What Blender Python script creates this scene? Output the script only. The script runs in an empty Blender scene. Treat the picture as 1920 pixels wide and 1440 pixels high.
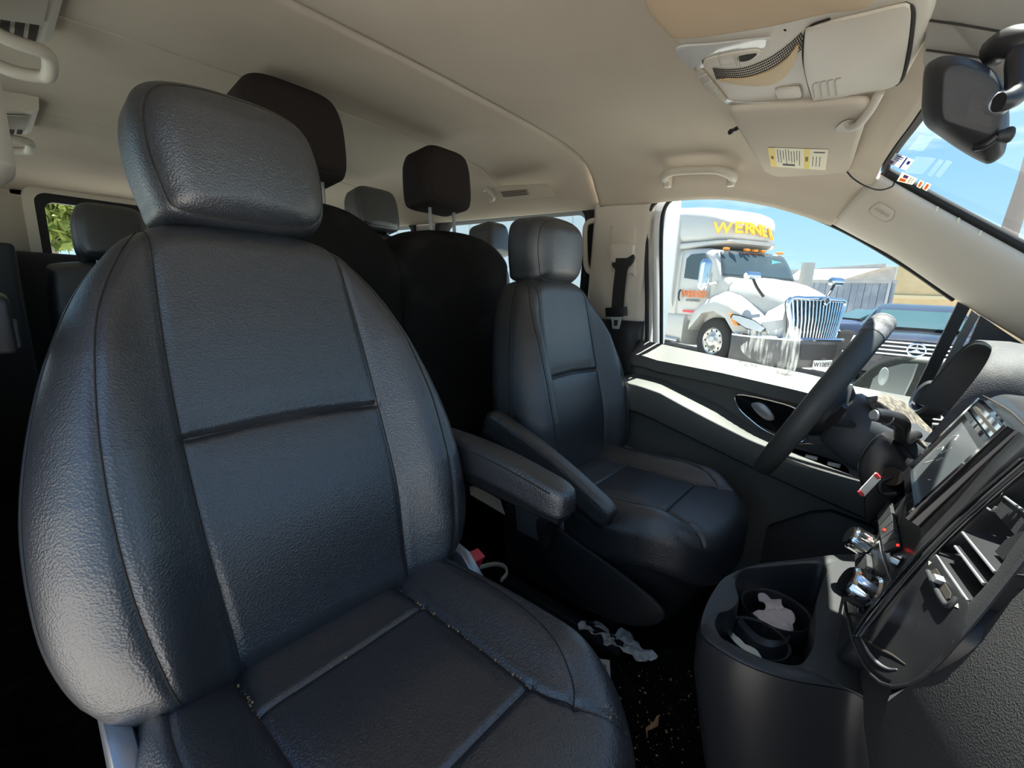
import bpy, bmesh, math, random
import numpy as np
from mathutils import Matrix, Vector
random.seed(7)
C = bpy.context.scene.collection

# ---------------------------------------------------------------- camera, sky, sun, exposure
F_PX = 816.49
ROT = np.array([[0.757238, 0.651352, 0.048285], [-0.172358, 0.127976, 0.976686], [0.629987, -0.747906, 0.209174]])
CAM = np.array([0.487, -0.6643, 0.8951])
cd = bpy.data.cameras.new('camera'); cam = bpy.data.objects.new('camera', cd); C.objects.link(cam)
cd.sensor_width = 36.0; cd.lens = F_PX * 36.0 / 1920.0; cd.clip_start = 0.01; cd.clip_end = 400
mw = Matrix([list(ROT.T[i]) + [CAM[i]] for i in range(3)] + [[0, 0, 0, 1]])
cam.matrix_world = mw
bpy.context.scene.camera = cam

sc = bpy.context.scene
sc.view_settings.view_transform = 'Standard'; sc.view_settings.look = 'None'
sc.view_settings.gamma = 1.0; sc.view_settings.use_curve_mapping = False
sc.view_settings.exposure = 0.75

w = bpy.data.worlds.new('sky'); sc.world = w; w.use_nodes = True
nt = w.node_tree; nt.nodes.clear()
def N(nt, t, **k):
    n = nt.nodes.new(t)
    for a, b in k.items(): setattr(n, a, b)
    return n
tc = N(nt, 'ShaderNodeTexCoord'); sp = N(nt, 'ShaderNodeSeparateXYZ')
nt.links.new(tc.outputs['Generated'], sp.inputs[0])
cr = N(nt, 'ShaderNodeValToRGB'); e = cr.color_ramp.elements
e[0].position = 0.0; e[0].color = (0.42, 0.60, 0.70, 1)
e[1].position = 0.75; e[1].color = (0.09, 0.22, 0.50, 1)
x = cr.color_ramp.elements.new(0.22); x.color = (0.25, 0.47, 0.72, 1)
nt.links.new(sp.outputs[2], cr.inputs[0])
mp = N(nt, 'ShaderNodeMapping'); mp.inputs['Scale'].default_value = (1, 1, 4.5); mp.inputs['Location'].default_value = (0.3, 0.1, 0.2)
nt.links.new(tc.outputs['Generated'], mp.inputs[0])
ns = N(nt, 'ShaderNodeTexNoise'); ns.inputs['Scale'].default_value = 3.2; ns.inputs['Detail'].default_value = 7; ns.inputs['Roughness'].default_value = 0.6
nt.links.new(mp.outputs[0], ns.inputs[0])
c2 = N(nt, 'ShaderNodeValToRGB'); c2.color_ramp.elements[0].position = 0.50; c2.color_ramp.elements[1].position = 0.74
nt.links.new(ns.outputs[0], c2.inputs[0])
mx = N(nt, 'ShaderNodeMixRGB'); mx.inputs[2].default_value = (0.72, 0.78, 0.83, 1)
nt.links.new(c2.outputs[0], mx.inputs[0]); nt.links.new(cr.outputs[0], mx.inputs[1])
bg = N(nt, 'ShaderNodeBackground'); bg.inputs[1].default_value = 1.0
wo = N(nt, 'ShaderNodeOutputWorld')
nt.links.new(mx.outputs[0], bg.inputs[0]); nt.links.new(bg.outputs[0], wo.inputs[0])

sl = bpy.data.lights.new('sun', 'SUN'); so = bpy.data.objects.new('sun', sl); C.objects.link(so)
sl.energy = 14.0; sl.angle = math.radians(0.6); sl.color = (1.0, 0.95, 0.86)
SUN = Vector((0.02, 0.22, 0.97)).normalized()
so.rotation_euler = SUN.to_track_quat('Z', 'Y').to_euler(); so.location = (0, 0, 30)

# ---------------------------------------------------------------- helpers
def A(px, py, x=None, y=None, z=None):
    """world point on the plane x=.., y=.. or z=.. seen along one direction from the photographer's spot"""
    d = ROT.T @ np.array([(px - 960) / F_PX, (720 - py) / F_PX, -1.0])
    i, v = (0, x) if x is not None else (1, y) if y is not None else (2, z)
    p = CAM + d * ((v - CAM[i]) / d[i])
    return (float(p[0]), float(p[1]), float(p[2]))
def AL(pts, **k): return [A(a, b, **k) for a, b in pts]

def cat(pts, n, closed=False):
    """Catmull-Rom resample"""
    P = np.array(pts, float); m = len(P)
    if closed: Q = np.vstack([P[-1], P, P[0], P[1]]); segs = m
    else: Q = np.vstack([2 * P[0] - P[1], P, 2 * P[-1] - P[-2]]); segs = m - 1
    out = []; K = 24
    for i in range(segs):
        p0, p1, p2, p3 = Q[i:i + 4]
        for t in np.linspace(0, 1, K, endpoint=False):
            out.append(0.5 * ((2 * p1) + (-p0 + p2) * t + (2 * p0 - 5 * p1 + 4 * p2 - p3) * t * t + (-p0 + 3 * p1 - 3 * p2 + p3) * t ** 3))
    out.append(P[0] if closed else P[-1]); out = np.array(out)
    s = np.r_[0, np.cumsum(np.linalg.norm(np.diff(out, axis=0), axis=1))]
    q = np.linspace(0, s[-1], n + 1 if closed else n)
    if closed: q = q[:-1]
    return np.stack([np.interp(q, s, out[:, k]) for k in range(out.shape[1])], 1)
def lin(pts, n):
    P = np.array(pts, float); s = np.r_[0, np.cumsum(np.linalg.norm(np.diff(P, axis=0), axis=1))]
    q = np.linspace(0, s[-1], n); return np.stack([np.interp(q, s, P[:, k]) for k in range(P.shape[1])], 1)

def tag(o, label=None, cat_=None, group=None, kind=None):
    if label: o['label'] = label
    if cat_: o['category'] = cat_
    if group: o['group'] = group
    if kind: o['kind'] = kind
    return o
def thing(name, label, cat_, loc=(0, 0, 0), group=None, rot=(0, 0, 0)):
    o = bpy.data.objects.new(name, None); C.objects.link(o); o.location = loc; o.rotation_euler = rot; o.empty_display_size = 0.05
    return tag(o, label, cat_, group)
def raw(name, verts, faces, mat, parent=None, smooth=True, rel=True):
    me = bpy.data.meshes.new(name)
    V = np.array(verts, float)
    if parent is not None and rel:
        # vertices are given in world space: express them relative to the parent chain
        M = Matrix.Identity(4); q = parent
        while q is not None:
            M = Matrix.LocRotScale(q.location, q.rotation_euler, q.scale) @ M; q = q.parent
        Mi = np.array(M.inverted()); V = V @ Mi[:3, :3].T + Mi[:3, 3]
    me.from_pydata(V.tolist(), [], [list(map(int, f)) for f in faces]); me.update()
    if smooth: me.polygons.foreach_set('use_smooth', [True] * len(me.polygons))
    o = bpy.data.objects.new(name, me); C.objects.link(o); o.parent = parent
    if mat: me.materials.append(mat)
    return o
class MB:
    """collects shapes that make ONE mesh object"""
    def __init__(s): s.v = []; s.f = []
    def add(s, v, f):
        n = len(s.v); s.v += [tuple(p) for p in v]; s.f += [[i + n for i in q] for q in f]; return s
    def box(s, c, d, rot=None, bev=0.0):
        bm = bmesh.new(); bmesh.ops.create_cube(bm, size=1.0)
        for v in bm.verts: v.co = Vector((v.co.x * d[0], v.co.y * d[1], v.co.z * d[2]))
        if bev > 0: bmesh.ops.bevel(bm, geom=bm.edges[:], offset=bev, segments=3, profile=0.6, affect='EDGES')
        M = (rot.to_matrix() if hasattr(rot, 'to_matrix') else rot) if rot is not None else Matrix.Identity(3)
        bm.verts.ensure_lookup_table()
        s.add([tuple(M @ v.co + Vector(c)) for v in bm.verts], [[v.index for v in f.verts] for f in bm.faces]); bm.free(); return s
    def tube(s, pts, r, n=12, caps=True, flat=None):
        P = [Vector(p) for p in pts]; m = len(P)
        rr = r if hasattr(r, '__len__') else [r] * m
        T = [(P[min(i + 1, m - 1)] - P[max(i - 1, 0)]).normalized() for i in range(m)]
        up = Vector((0, 0, 1)) if abs(T[0].z) < 0.9 else Vector((1, 0, 0))
        u = T[0].cross(up).normalized(); V = []
        for i in range(m):
            u = (u - T[i] * u.dot(T[i])).normalized(); b = T[i].cross(u)
            for k in range(n):
                a = 2 * math.pi * k / n; V.append(P[i] + (u * math.cos(a) * (flat or 1) + b * math.sin(a)) * rr[i])
        Fc = [[i * n + k, i * n + (k + 1) % n, (i + 1) * n + (k + 1) % n, (i + 1) * n + k] for i in range(m - 1) for k in range(n)]
        if caps: Fc += [list(range(n))[::-1], [(m - 1) * n + k for k in range(n)]]
        return s.add(V, Fc)
    def loft(s, rings, closed=True, caps=True):
        n = len(rings[0]); m = len(rings); V = [tuple(p) for r in rings for p in r]
        K = n if closed else n - 1
        Fc = [[i * n + k, i * n + (k + 1) % n, (i + 1) * n + (k + 1) % n, (i + 1) * n + k] for i in range(m - 1) for k in range(K)]
        if caps and closed: Fc += [list(range(n))[::-1], [(m - 1) * n + k for k in range(n)]]
        return s.add(V, Fc)
    def cyl(s, a, b, r, n=24, r2=None): return s.tube([a, b], [r, r if r2 is None else r2], n)
    def prism(s, pts, off, bev=0):
        """closed polygon pts (3D) extruded by vector off, optionally chamfered edge"""
        P = np.array(pts, float); o = np.array(off, float); c = P.mean(0)
        rings = [P, P + o]
        if bev > 0:
            dn = np.linalg.norm(P - c, axis=1, keepdims=True); L = np.linalg.norm(o); u = o / L
            ins = P - (P - c) / dn * bev
            ins2 = P - (P - c) / dn * bev * 0.3
            rings = [ins, ins2 + u * bev * 0.3, P + u * bev, P + o - u * bev, ins2 + o - u * bev * 0.3, ins + o]
        return s.loft(rings)
    def obj(s, name, mat, parent=None, smooth=True, sharp=40):
        o = raw(name, s.v, s.f, mat, parent, smooth)
        bm = bmesh.new(); bm.from_mesh(o.data); bmesh.ops.recalc_face_normals(bm, faces=bm.faces)
        if smooth:
            for e in bm.edges:
                if len(e.link_faces) == 2 and e.calc_face_angle(0) > math.radians(sharp): e.smooth = False
        bm.to_mesh(o.data); bm.free(); return o
def sheet(name, rows, mat, parent=None, thick=0.0, sub=None):
    """open grid surface from rows of points, given real thickness"""
    R_ = [np.array(r, float) for r in rows]
    if sub: # resample both ways
        nu, nv = sub; R_ = [cat(r, nu) for r in R_]; S = np.array(R_)
        S = np.stack([cat(S[:, k], nv) for k in range(nu)], 1); R_ = list(S)
    o = MB().loft(R_, closed=False).obj(name, mat, parent)
    if thick:
        md = o.modifiers.new('thick', 'SOLIDIFY'); md.thickness = abs(thick); md.offset = -1.0 if thick > 0 else 1.0
    return o
def segd(a, h, poly):
    """distance of points (a,h) to polyline"""
    P = cat(poly, max(40, 12 * len(poly))); best = np.full(a.shape, 9.0)
    for i in range(len(P) - 1):
        p, q = P[i], P[i + 1]; d = q - p; L = d @ d + 1e-12
        t = np.clip(((a - p[0]) * d[0] + (h - p[1]) * d[1]) / L, 0, 1)
        best = np.minimum(best, np.hypot(a - p[0] - t * d[0], h - p[1] - t * d[1]))
    return best
def pillow(outline, center, front, to3d, r, T, ns=60, na=240, back=0.02):
    """cushion: front(a,h) gives the depth of the face, edges rounded with radius r, body T thick, closed at the back"""
    O_ = cat(outline, na, True); c = np.array(center, float); V = []
    s = 1 - np.linspace(1, 0, ns) ** 1.35
    dist = np.linalg.norm(O_ - c, axis=1)
    rings = []
    for k in range(ns):
        P = c + (O_ - c) * max(s[k], 0.003); e_ = (1 - s[k]) * dist
        q = 1 - np.clip(e_ / r, 0, 1); drop = r * (1 - np.sqrt(np.clip(1 - q * q, 0, 1)))
        rings.append((P, front(P[:, 0], P[:, 1]) - drop))
    pts = [to3d(P[:, 0], P[:, 1], d) for P, d in rings]
    P, d = rings[-1]
    for k in (0.25, 0.5, 0.75, 1.0): pts.append(to3d(P[:, 0], P[:, 1], d - (T - r) * k))
    de = d - (T - r)
    for s_, dd in ((0.985, 0.35), (0.95, 0.75), (0.88, 1.0), (0.5, 1.0), (0.01, 1.0)):
        Q = c + (O_ - c) * s_; k = min(1, s_ / 0.88)
        pts.append(to3d(Q[:, 0], Q[:, 1], de * k + de.mean() * (1 - k) - back * dd))
    m = MB(); m.loft(pts, closed=True); return m

# ---------------------------------------------------------------- materials
def mat(name, col, rough=0.5, metal=0.0, bump=None, spec=0.5, noise=None, coat=0, emit=None, trans=0, alpha=1, ior=1.45, sheen=0):
    m = bpy.data.materials.new(name); m.use_nodes = True; t = m.node_tree; b = t.nodes['Principled BSDF']
    b.inputs['Base Color'].default_value = (*col, 1); b.inputs['Roughness'].default_value = rough; b.inputs['Metallic'].default_value = metal
    b.inputs['Specular IOR Level'].default_value = spec; b.inputs['Coat Weight'].default_value = coat; b.inputs['Coat Roughness'].default_value = 0.03 if 'car' in name or 'truck' in name else 0.42; b.inputs['IOR'].default_value = ior
    b.inputs['Transmission Weight'].default_value = trans; b.inputs['Alpha'].default_value = alpha
    if sheen: b.inputs['Sheen Weight'].default_value = sheen; b.inputs['Sheen Roughness'].default_value = 0.5
    if emit: b.inputs['Emission Color'].default_value = (*emit[0], 1); b.inputs['Emission Strength'].default_value = emit[1]
    co = N(t, 'ShaderNodeTexCoord')
    if noise:  # (scale, second colour, low, high)
        n = N(t, 'ShaderNodeTexNoise'); n.inputs['Scale'].default_value = noise[0]; n.inputs['Detail'].default_value = 6
        t.links.new(co.outputs['Object'], n.inputs[0])
        r = N(t, 'ShaderNodeValToRGB'); r.color_ramp.elements[0].position = noise[2]; r.color_ramp.elements[1].position = noise[3]
        r.color_ramp.elements[0].color = (*col, 1); r.color_ramp.elements[1].color = (*noise[1], 1)
        t.links.new(n.outputs[0], r.inputs[0]); t.links.new(r.outputs[0], b.inputs['Base Color'])
    if bump:  # (kind, scale, strength, distance)
        if bump[0] == 'v':
            n = N(t, 'ShaderNodeTexVoronoi'); n.inputs['Scale'].default_value = bump[1]; n.feature = 'SMOOTH_F1'
        else:
            n = N(t, 'ShaderNodeTexNoise'); n.inputs['Scale'].default_value = bump[1]; n.inputs['Detail'].default_value = 4
        t.links.new(co.outputs['Object'], n.inputs[0])
        u = N(t, 'ShaderNodeBump'); u.inputs['Strength'].default_value = bump[2]; u.inputs['Distance'].default_value = bump[3]
        t.links.new(n.outputs[0], u.inputs['Height']); t.links.new(u.outputs[0], b.inputs['Normal'])
    return m
M = dict(
    leather=mat('black_leather', (0.024, 0.027, 0.033), 0.40, bump=('v', 480, 0.55, 0.0012), spec=0.9, coat=0.2, ior=1.62),  # black leather, base tinted blue to stand in for reflected sky
    leather_worn=mat('worn_black_leather', (0.02, 0.02, 0.02), 0.30, bump=('n', 60, 0.35, 0.004), spec=0.6),
    suede=mat('black_cloth', (0.016, 0.015, 0.015), 0.9, bump=('n', 900, 0.3, 0.0006), spec=0.2, noise=(9, (0.035, 0.033, 0.033), 0.5, 0.8)),
    cloth=mat('dark_brown_cloth', (0.028, 0.023, 0.022), 0.9, bump=('n', 900, 0.3, 0.0006), spec=0.2),
    liner=mat('beige_headliner', (0.60, 0.52, 0.42), 0.95, bump=('n', 700, 0.25, 0.0008), spec=0.1, noise=(2.2, (0.52, 0.44, 0.35), 0.45, 0.75)),
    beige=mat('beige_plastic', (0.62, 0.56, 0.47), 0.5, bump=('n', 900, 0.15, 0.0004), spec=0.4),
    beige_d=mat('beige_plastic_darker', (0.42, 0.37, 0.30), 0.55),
    seamdark=mat('seam_shadow_gap', (0.03, 0.025, 0.02), 0.9),
    plastic=mat('black_plastic', (0.028, 0.029, 0.031), 0.5, bump=('v', 700, 0.25, 0.0006), spec=0.5),
    plastic_s=mat('smooth_black_plastic', (0.02, 0.02, 0.022), 0.35, spec=0.5),
    gloss=mat('gloss_black', (0.008, 0.008, 0.009), 0.08, spec=0.6),
    dash=mat('dash_grained_black', (0.04, 0.04, 0.042), 0.62, bump=('v', 850, 0.5, 0.0008), spec=0.45),
    dusty=mat('dusty_dash', (0.05, 0.047, 0.043), 0.85, bump=('n', 300, 0.6, 0.002), noise=(110, (0.22, 0.19, 0.15), 0.40, 0.65)),
    doorgrey=mat('door_dark_panel', (0.11, 0.115, 0.11), 0.55, bump=('v', 600, 0.25, 0.0006), spec=0.4),
    dashtop=mat('dash_top_grained', (0.06, 0.06, 0.065), 0.65, bump=('v', 850, 0.5, 0.0008), spec=0.45, noise=(40, (0.11, 0.105, 0.10), 0.5, 0.75)),
    carpet=mat('black_carpet', (0.010, 0.009, 0.009), 1.0, bump=('n', 500, 0.9, 0.004), spec=0.05, noise=(25, (0.028, 0.022, 0.016), 0.55, 0.72)),
    rubber=mat('black_rubber', (0.012, 0.012, 0.012), 0.6),
    chrome=mat('chrome', (0.8, 0.8, 0.8), 0.12, metal=1.0),
    steel=mat('satin_steel', (0.45, 0.46, 0.48), 0.35, metal=1.0),
    silver=mat('silver_plastic', (0.35, 0.36, 0.38), 0.35, metal=0.6),
    red=mat('red_plastic', (0.70, 0.05, 0.06), 0.4),
    redglow=mat('red_indicator', (0.8, 0.02, 0.01), 0.4, emit=((1, 0.02, 0.01), 2.0)),
    paper=mat('white_paper', (0.85, 0.82, 0.76), 0.9, bump=('n', 40, 0.2, 0.002)),
    pinkpaper=mat('pinkish_napkin', (0.66, 0.54, 0.48), 0.9, bump=('n', 60, 0.3, 0.002)),
    ink=mat('dark_print', (0.06, 0.06, 0.07), 0.8),
    yellow=mat('yellow_print', (0.80, 0.62, 0.15), 0.7),
    labelpaper=mat('label_paper', (0.78, 0.72, 0.55), 0.7),
    screen=mat('scratched_screen', (0.10, 0.11, 0.12), 0.25, spec=0.7, noise=(14, (0.17, 0.18, 0.19), 0.55, 0.8)),
    lampglass=mat('clear_lamp_lens', (0.55, 0.55, 0.52), 0.15, spec=0.8),
    strap=mat('beige_strap', (0.45, 0.42, 0.33), 0.7),
    crumb=mat('tan_crumbs', (0.55, 0.36, 0.18), 0.9),
    web=mat('black_webbing', (0.025, 0.024, 0.024), 0.8, bump=('n', 500, 0.4, 0.001)),
    linerv=mat('visor_cloth', (0.56, 0.49, 0.40), 0.9, bump=('n', 800, 0.2, 0.0006), spec=0.15),
    yellowtan=mat('tan_recess', (0.62, 0.45, 0.24), 0.6),
    greybeige=mat('grey_beige_plastic', (0.34, 0.32, 0.28), 0.6),
    mirrorback=mat('mirror_back_plastic', (0.03, 0.03, 0.032), 0.45, bump=('v', 900, 0.3, 0.0005)),
    wornrim=mat('worn_grey_rim', (0.13, 0.13, 0.14), 0.7, bump=('n', 160, 0.6, 0.002), noise=(45, (0.055, 0.055, 0.06), 0.45, 0.6)),
    mglass2=mat('pale_round_mirror', (0.55, 0.58, 0.58), 0.3, metal=0.2),
    dustyblack=mat('dusty_black_housing', (0.045, 0.05, 0.045), 0.5, noise=(50, (0.16, 0.15, 0.13), 0.6, 0.75)),
    mglass=mat('dusty_mirror_glass', (0.32, 0.34, 0.34), 0.35, metal=0.6),
    linerw=mat('visor_cloth_light_tint', (0.58, 0.44, 0.30), 0.9, bump=('n', 800, 0.2, 0.0006), spec=0.15),  # visor cloth with an orange cast of light put into its colour
    rimgrey=mat('rim_leather_grey', (0.05, 0.054, 0.054), 0.5, bump=('v', 700, 0.3, 0.0006)),
    shroudgrey=mat('column_shroud_grey', (0.055, 0.062, 0.072), 0.5, bump=('v', 850, 0.3, 0.0006)),
    sealgrey=mat('grey_channel', (0.12, 0.12, 0.11), 0.6),
    emboss=mat('embossed_plastic', (0.07, 0.075, 0.085), 0.5),
    blueink=mat('blue_print', (0.05, 0.10, 0.40), 0.7),
    purpleink=mat('purple_print', (0.25, 0.10, 0.30), 0.7),
    orangeink=mat('orange_print', (0.80, 0.25, 0.05), 0.7),
    white=mat('white_metal_paint', (0.70, 0.72, 0.70), 0.4),
)
def glass(name, tint=(0.9, 0.97, 0.95), a=0.08, rough=0.02, refl=1.0):
    """window pane: transparent with fresnel reflection"""
    m = bpy.data.materials.new(name); m.use_nodes = True; t = m.node_tree; t.nodes.clear()
    tr = N(t, 'ShaderNodeBsdfTransparent'); tr.inputs[0].default_value = (*tint, 1)
    gl = N(t, 'ShaderNodeBsdfGlossy'); gl.inputs['Roughness'].default_value = rough; gl.inputs[0].default_value = (refl, refl, refl, 1)
    fr = N(t, 'ShaderNodeFresnel'); fr.inputs[0].default_value = 1.45
    ge = N(t, 'ShaderNodeNewGeometry')
    mth = N(t, 'ShaderNodeMapRange'); mth.inputs['To Min'].default_value = 1.45; mth.inputs['To Max'].default_value = 1 / 1.45
    t.links.new(ge.outputs['Backfacing'], mth.inputs['Value']); t.links.new(mth.outputs[0], fr.inputs[0])
    mul = N(t, 'ShaderNodeMath', operation='MULTIPLY'); mul.inputs[1].default_value = 0.5
    mi = N(t, 'ShaderNodeMixShader'); out = N(t, 'ShaderNodeOutputMaterial')
    t.links.new(fr.outputs[0], mul.inputs[0])
    t.links.new(mul.outputs[0], mi.inputs[0]); t.links.new(tr.outputs[0], mi.inputs[1]); t.links.new(gl.outputs[0], mi.inputs[2])
    t.links.new(mi.outputs[0], out.inputs[0]); return m
M['glass'] = glass('clear_window_glass'); M['tint'] = glass('tinted_window_glass', (0.62, 0.72, 0.72))
def thinpaper(name, col):
    m = bpy.data.materials.new(name); m.use_nodes = True; t = m.node_tree; t.nodes.clear()
    d = N(t, 'ShaderNodeBsdfDiffuse'); d.inputs[0].default_value = (*col, 1); b = N(t, 'ShaderNodeBsdfTranslucent'); b.inputs[0].default_value = (*col, 1)
    mi = N(t, 'ShaderNodeMixShader'); mi.inputs[0].default_value = .6; o = N(t, 'ShaderNodeOutputMaterial')
    t.links.new(d.outputs[0], mi.inputs[1]); t.links.new(b.outputs[0], mi.inputs[2]); t.links.new(mi.outputs[0], o.inputs[0]); return m
for k_, c_ in (('st_white', (.80, .78, .74)), ('st_cream', (.85, .78, .62)), ('st_blue', (.08, .14, .45)), ('st_purple', (.30, .14, .35)), ('st_orange', (.85, .35, .12)), ('st_ink', (.15, .13, .13))): M[k_] = thinpaper('sticker_' + k_[3:], c_)
def smear(name):
    m = bpy.data.materials.new(name); m.use_nodes = True; t = m.node_tree; t.nodes.clear()
    co = N(t, 'ShaderNodeTexCoord'); mp_ = N(t, 'ShaderNodeMapping'); mp_.inputs['Scale'].default_value = (160, 1, 14); t.links.new(co.outputs['Object'], mp_.inputs[0])
    a = N(t, 'ShaderNodeTexNoise'); a.inputs['Scale'].default_value = 1.0; a.inputs['Detail'].default_value = 5; t.links.new(mp_.outputs[0], a.inputs[0])
    b = N(t, 'ShaderNodeTexNoise'); b.inputs['Scale'].default_value = 14; b.inputs['Detail'].default_value = 3; t.links.new(co.outputs['Object'], b.inputs[0])
    mu = N(t, 'ShaderNodeMath', operation='MULTIPLY'); t.links.new(a.outputs[0], mu.inputs[0]); t.links.new(b.outputs[0], mu.inputs[1])
    r = N(t, 'ShaderNodeValToRGB'); r.color_ramp.elements[0].position = .20; r.color_ramp.elements[1].position = .42; r.color_ramp.elements[1].color = (.42, .42, .42, 1); t.links.new(mu.outputs[0], r.inputs[0])
    tr = N(t, 'ShaderNodeBsdfTransparent'); d = N(t, 'ShaderNodeBsdfTranslucent'); d.inputs[0].default_value = (.75, .75, .72, 1)
    mi = N(t, 'ShaderNodeMixShader'); o = N(t, 'ShaderNodeOutputMaterial'); t.links.new(r.outputs[0], mi.inputs[0]); t.links.new(tr.outputs[0], mi.inputs[1]); t.links.new(d.outputs[0], mi.inputs[2]); t.links.new(mi.outputs[0], o.inputs[0]); return m
M['smear'] = smear('dried_water_streaks')
def text(name, s, size, mat_, parent, O_, U, V_, depth=0.001, bold=0.0, shear=0):
    """lettering as real raised geometry: origin O_, direction of writing U, up V_"""
    cu = bpy.data.curves.new(name, 'FONT'); cu.body = s; cu.size = size; cu.extrude = depth; cu.align_x = 'CENTER'; cu.align_y = 'CENTER'; cu.offset = bold; cu.shear = shear
    o = bpy.data.objects.new(name, cu); C.objects.link(o)
    me = bpy.data.meshes.new_from_object(o); bpy.data.objects.remove(o)
    U = np.array(U, float); U /= np.linalg.norm(U); V_ = np.array(V_, float); V_ -= U * (V_ @ U); V_ /= np.linalg.norm(V_); W = np.cross(U, V_)
    co = np.zeros(len(me.vertices) * 3); me.vertices.foreach_get('co', co); co = co.reshape(-1, 3)
    P = np.array(O_) + co[:, :1] * U + co[:, 1:2] * V_ + co[:, 2:] * W
    fc = [list(p.vertices) for p in me.polygons]
    return raw(name, P, fc, mat_, parent, smooth=False)

# ---------------------------------------------------------------- seats
def groove(a, h, polys, depth=0.004, wd=0.0022):
    g = np.zeros(a.shape)
    for p in polys: g = np.maximum(g, np.exp(-(segd(a, h, p) / wd) ** 2))
    return g * depth
def on_pillow(outline, center, front, to3d, r, pts, n=80, lift=0.0):
    """points of a curve lying on a pillow's face"""
    O_ = cat(outline, 900, True); c = np.array(center, float); P = cat(pts, n); out = []
    ao = np.arctan2(O_[:, 1] - c[1], O_[:, 0] - c[0]); do = np.linalg.norm(O_ - c, axis=1)
    for q in P:
        a_ = math.atan2(q[1] - c[1], q[0] - c[0]); i = int(np.argmin(np.abs(np.angle(np.exp(1j * (ao - a_)))))); rad = math.hypot(*(q - c))
        e_ = max(0, (1 - min(rad / do[i], 1)) * do[i]); k = 1 - min(e_ / r, 1); d = float(front(q[:1], q[1:2])[0]) - r * (1 - math.sqrt(max(0, 1 - k * k))) + lift
        out.append(tuple(to3d(q[:1], q[1:2], np.array([d]))[0]))
    return out
def sstep(x, a, b):
    t = np.clip((x - a) / (b - a), 0, 1); return t * t * (3 - 2 * t)

BX, BZ, BS = -0.118, 0.708, 0.39                       # backrest face passes (BX, BZ), leaning back BS per metre
def back3d(yc, dx=0, dz=0):
    k = 1 / math.hypot(1, BS)
    def f(a, h, d):
        return np.stack([BX - BS * (h - BZ) + d * k + dx, a + yc, h + d * BS * k + dz], 1)
    return f
W_OUT = [(0, .984), (.06, .982), (.105, .972), (.138, .952), (.168, .917), (.197, .870), (.225, .805), (.247, .735), (.262, .66), (.266, .59), (.262, .53), (.245, .475), (.215, .44), (.16, .425), (.08, .42)]
out_back = W_OUT + [(0, .42)] + [(-a, h) for a, h in W_OUT[::-1]][:-1]
IN = [(.116, .98), (.122, .90), (.128, .80), (.130, .70), (.128, .58), (.120, .48), (.118, .43)]
O2 = [(.120, .965), (.152, .915), (.182, .845), (.198, .76), (.205, .67), (.202, .57), (.188, .48), (.175, .44)]
mir = lambda P: [(-a, h) for a, h in P]
def back_front(a, h):
    aa = np.abs(a)
    prof = np.interp(h, [.42, .50, .60, .70, .80, .88, .94], [.030, .046, .052, .050, .038, .018, .004])
    b = sstep(aa, .118, .188) * prof
    ow = np.interp(h, [.42, .475, .53, .59, .66, .735, .805, .870, .917, .952, .984], [.19, .245, .262, .266, .262, .247, .225, .197, .168, .138, .06])
    b -= sstep(aa, ow - .055, ow + .01) * prof * 0.55
    d = b + 0.012 * np.exp(-((h - .58) / .09) ** 2) * np.exp(-(a / .2) ** 2) - sstep(h, .93, .984) * .014
    d -= groove(a, h, [IN, mir(IN)], .0042, .0055) + groove(a, h, [O2, mir(O2)], .0022, .0048)
    cr_ = np.exp(-((h - .706 - .004 * np.cos(a * 14)) / .0045) ** 2) * sstep(-aa, -.134, -.124) * .007
    pinch = -np.exp(-((h - .712) / .022) ** 2) * sstep(-aa, -.130, -.10) * .004
    return d - cr_ + pinch
HC = -0.413                                              # centre line of the passenger seat
HX, HZ = -0.222, 1.052
def head3d(yc, dx=0, dz=0):
    t = math.radians(8); c_, s_ = math.cos(t), math.sin(t)
    return lambda a, h, d: np.stack([HX + dx + d * c_ - h * s_, a + yc, HZ + dz + h * c_ + d * s_], 1)
out_head = [(-.106, -.055), (-.115, -.01), (-.116, .04), (-.104, .078), (-.07, .093), (0, .097), (.07, .092), (.106, .074), (.122, .036), (.127, -.01), (.122, -.055), (.095, -.082), (.05, -.09), (0, -.091), (-.05, -.09), (-.095, -.082)]
in_head = [(a * .90, h * .86 + .000) for a, h in out_head]
def head_front(a, h):
    d = -1.4 * a * a - 0.9 * (h - .01) ** 2 + .012
    return d - groove(a, h, [in_head + in_head[:1]], .0018, .0040)

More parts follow.
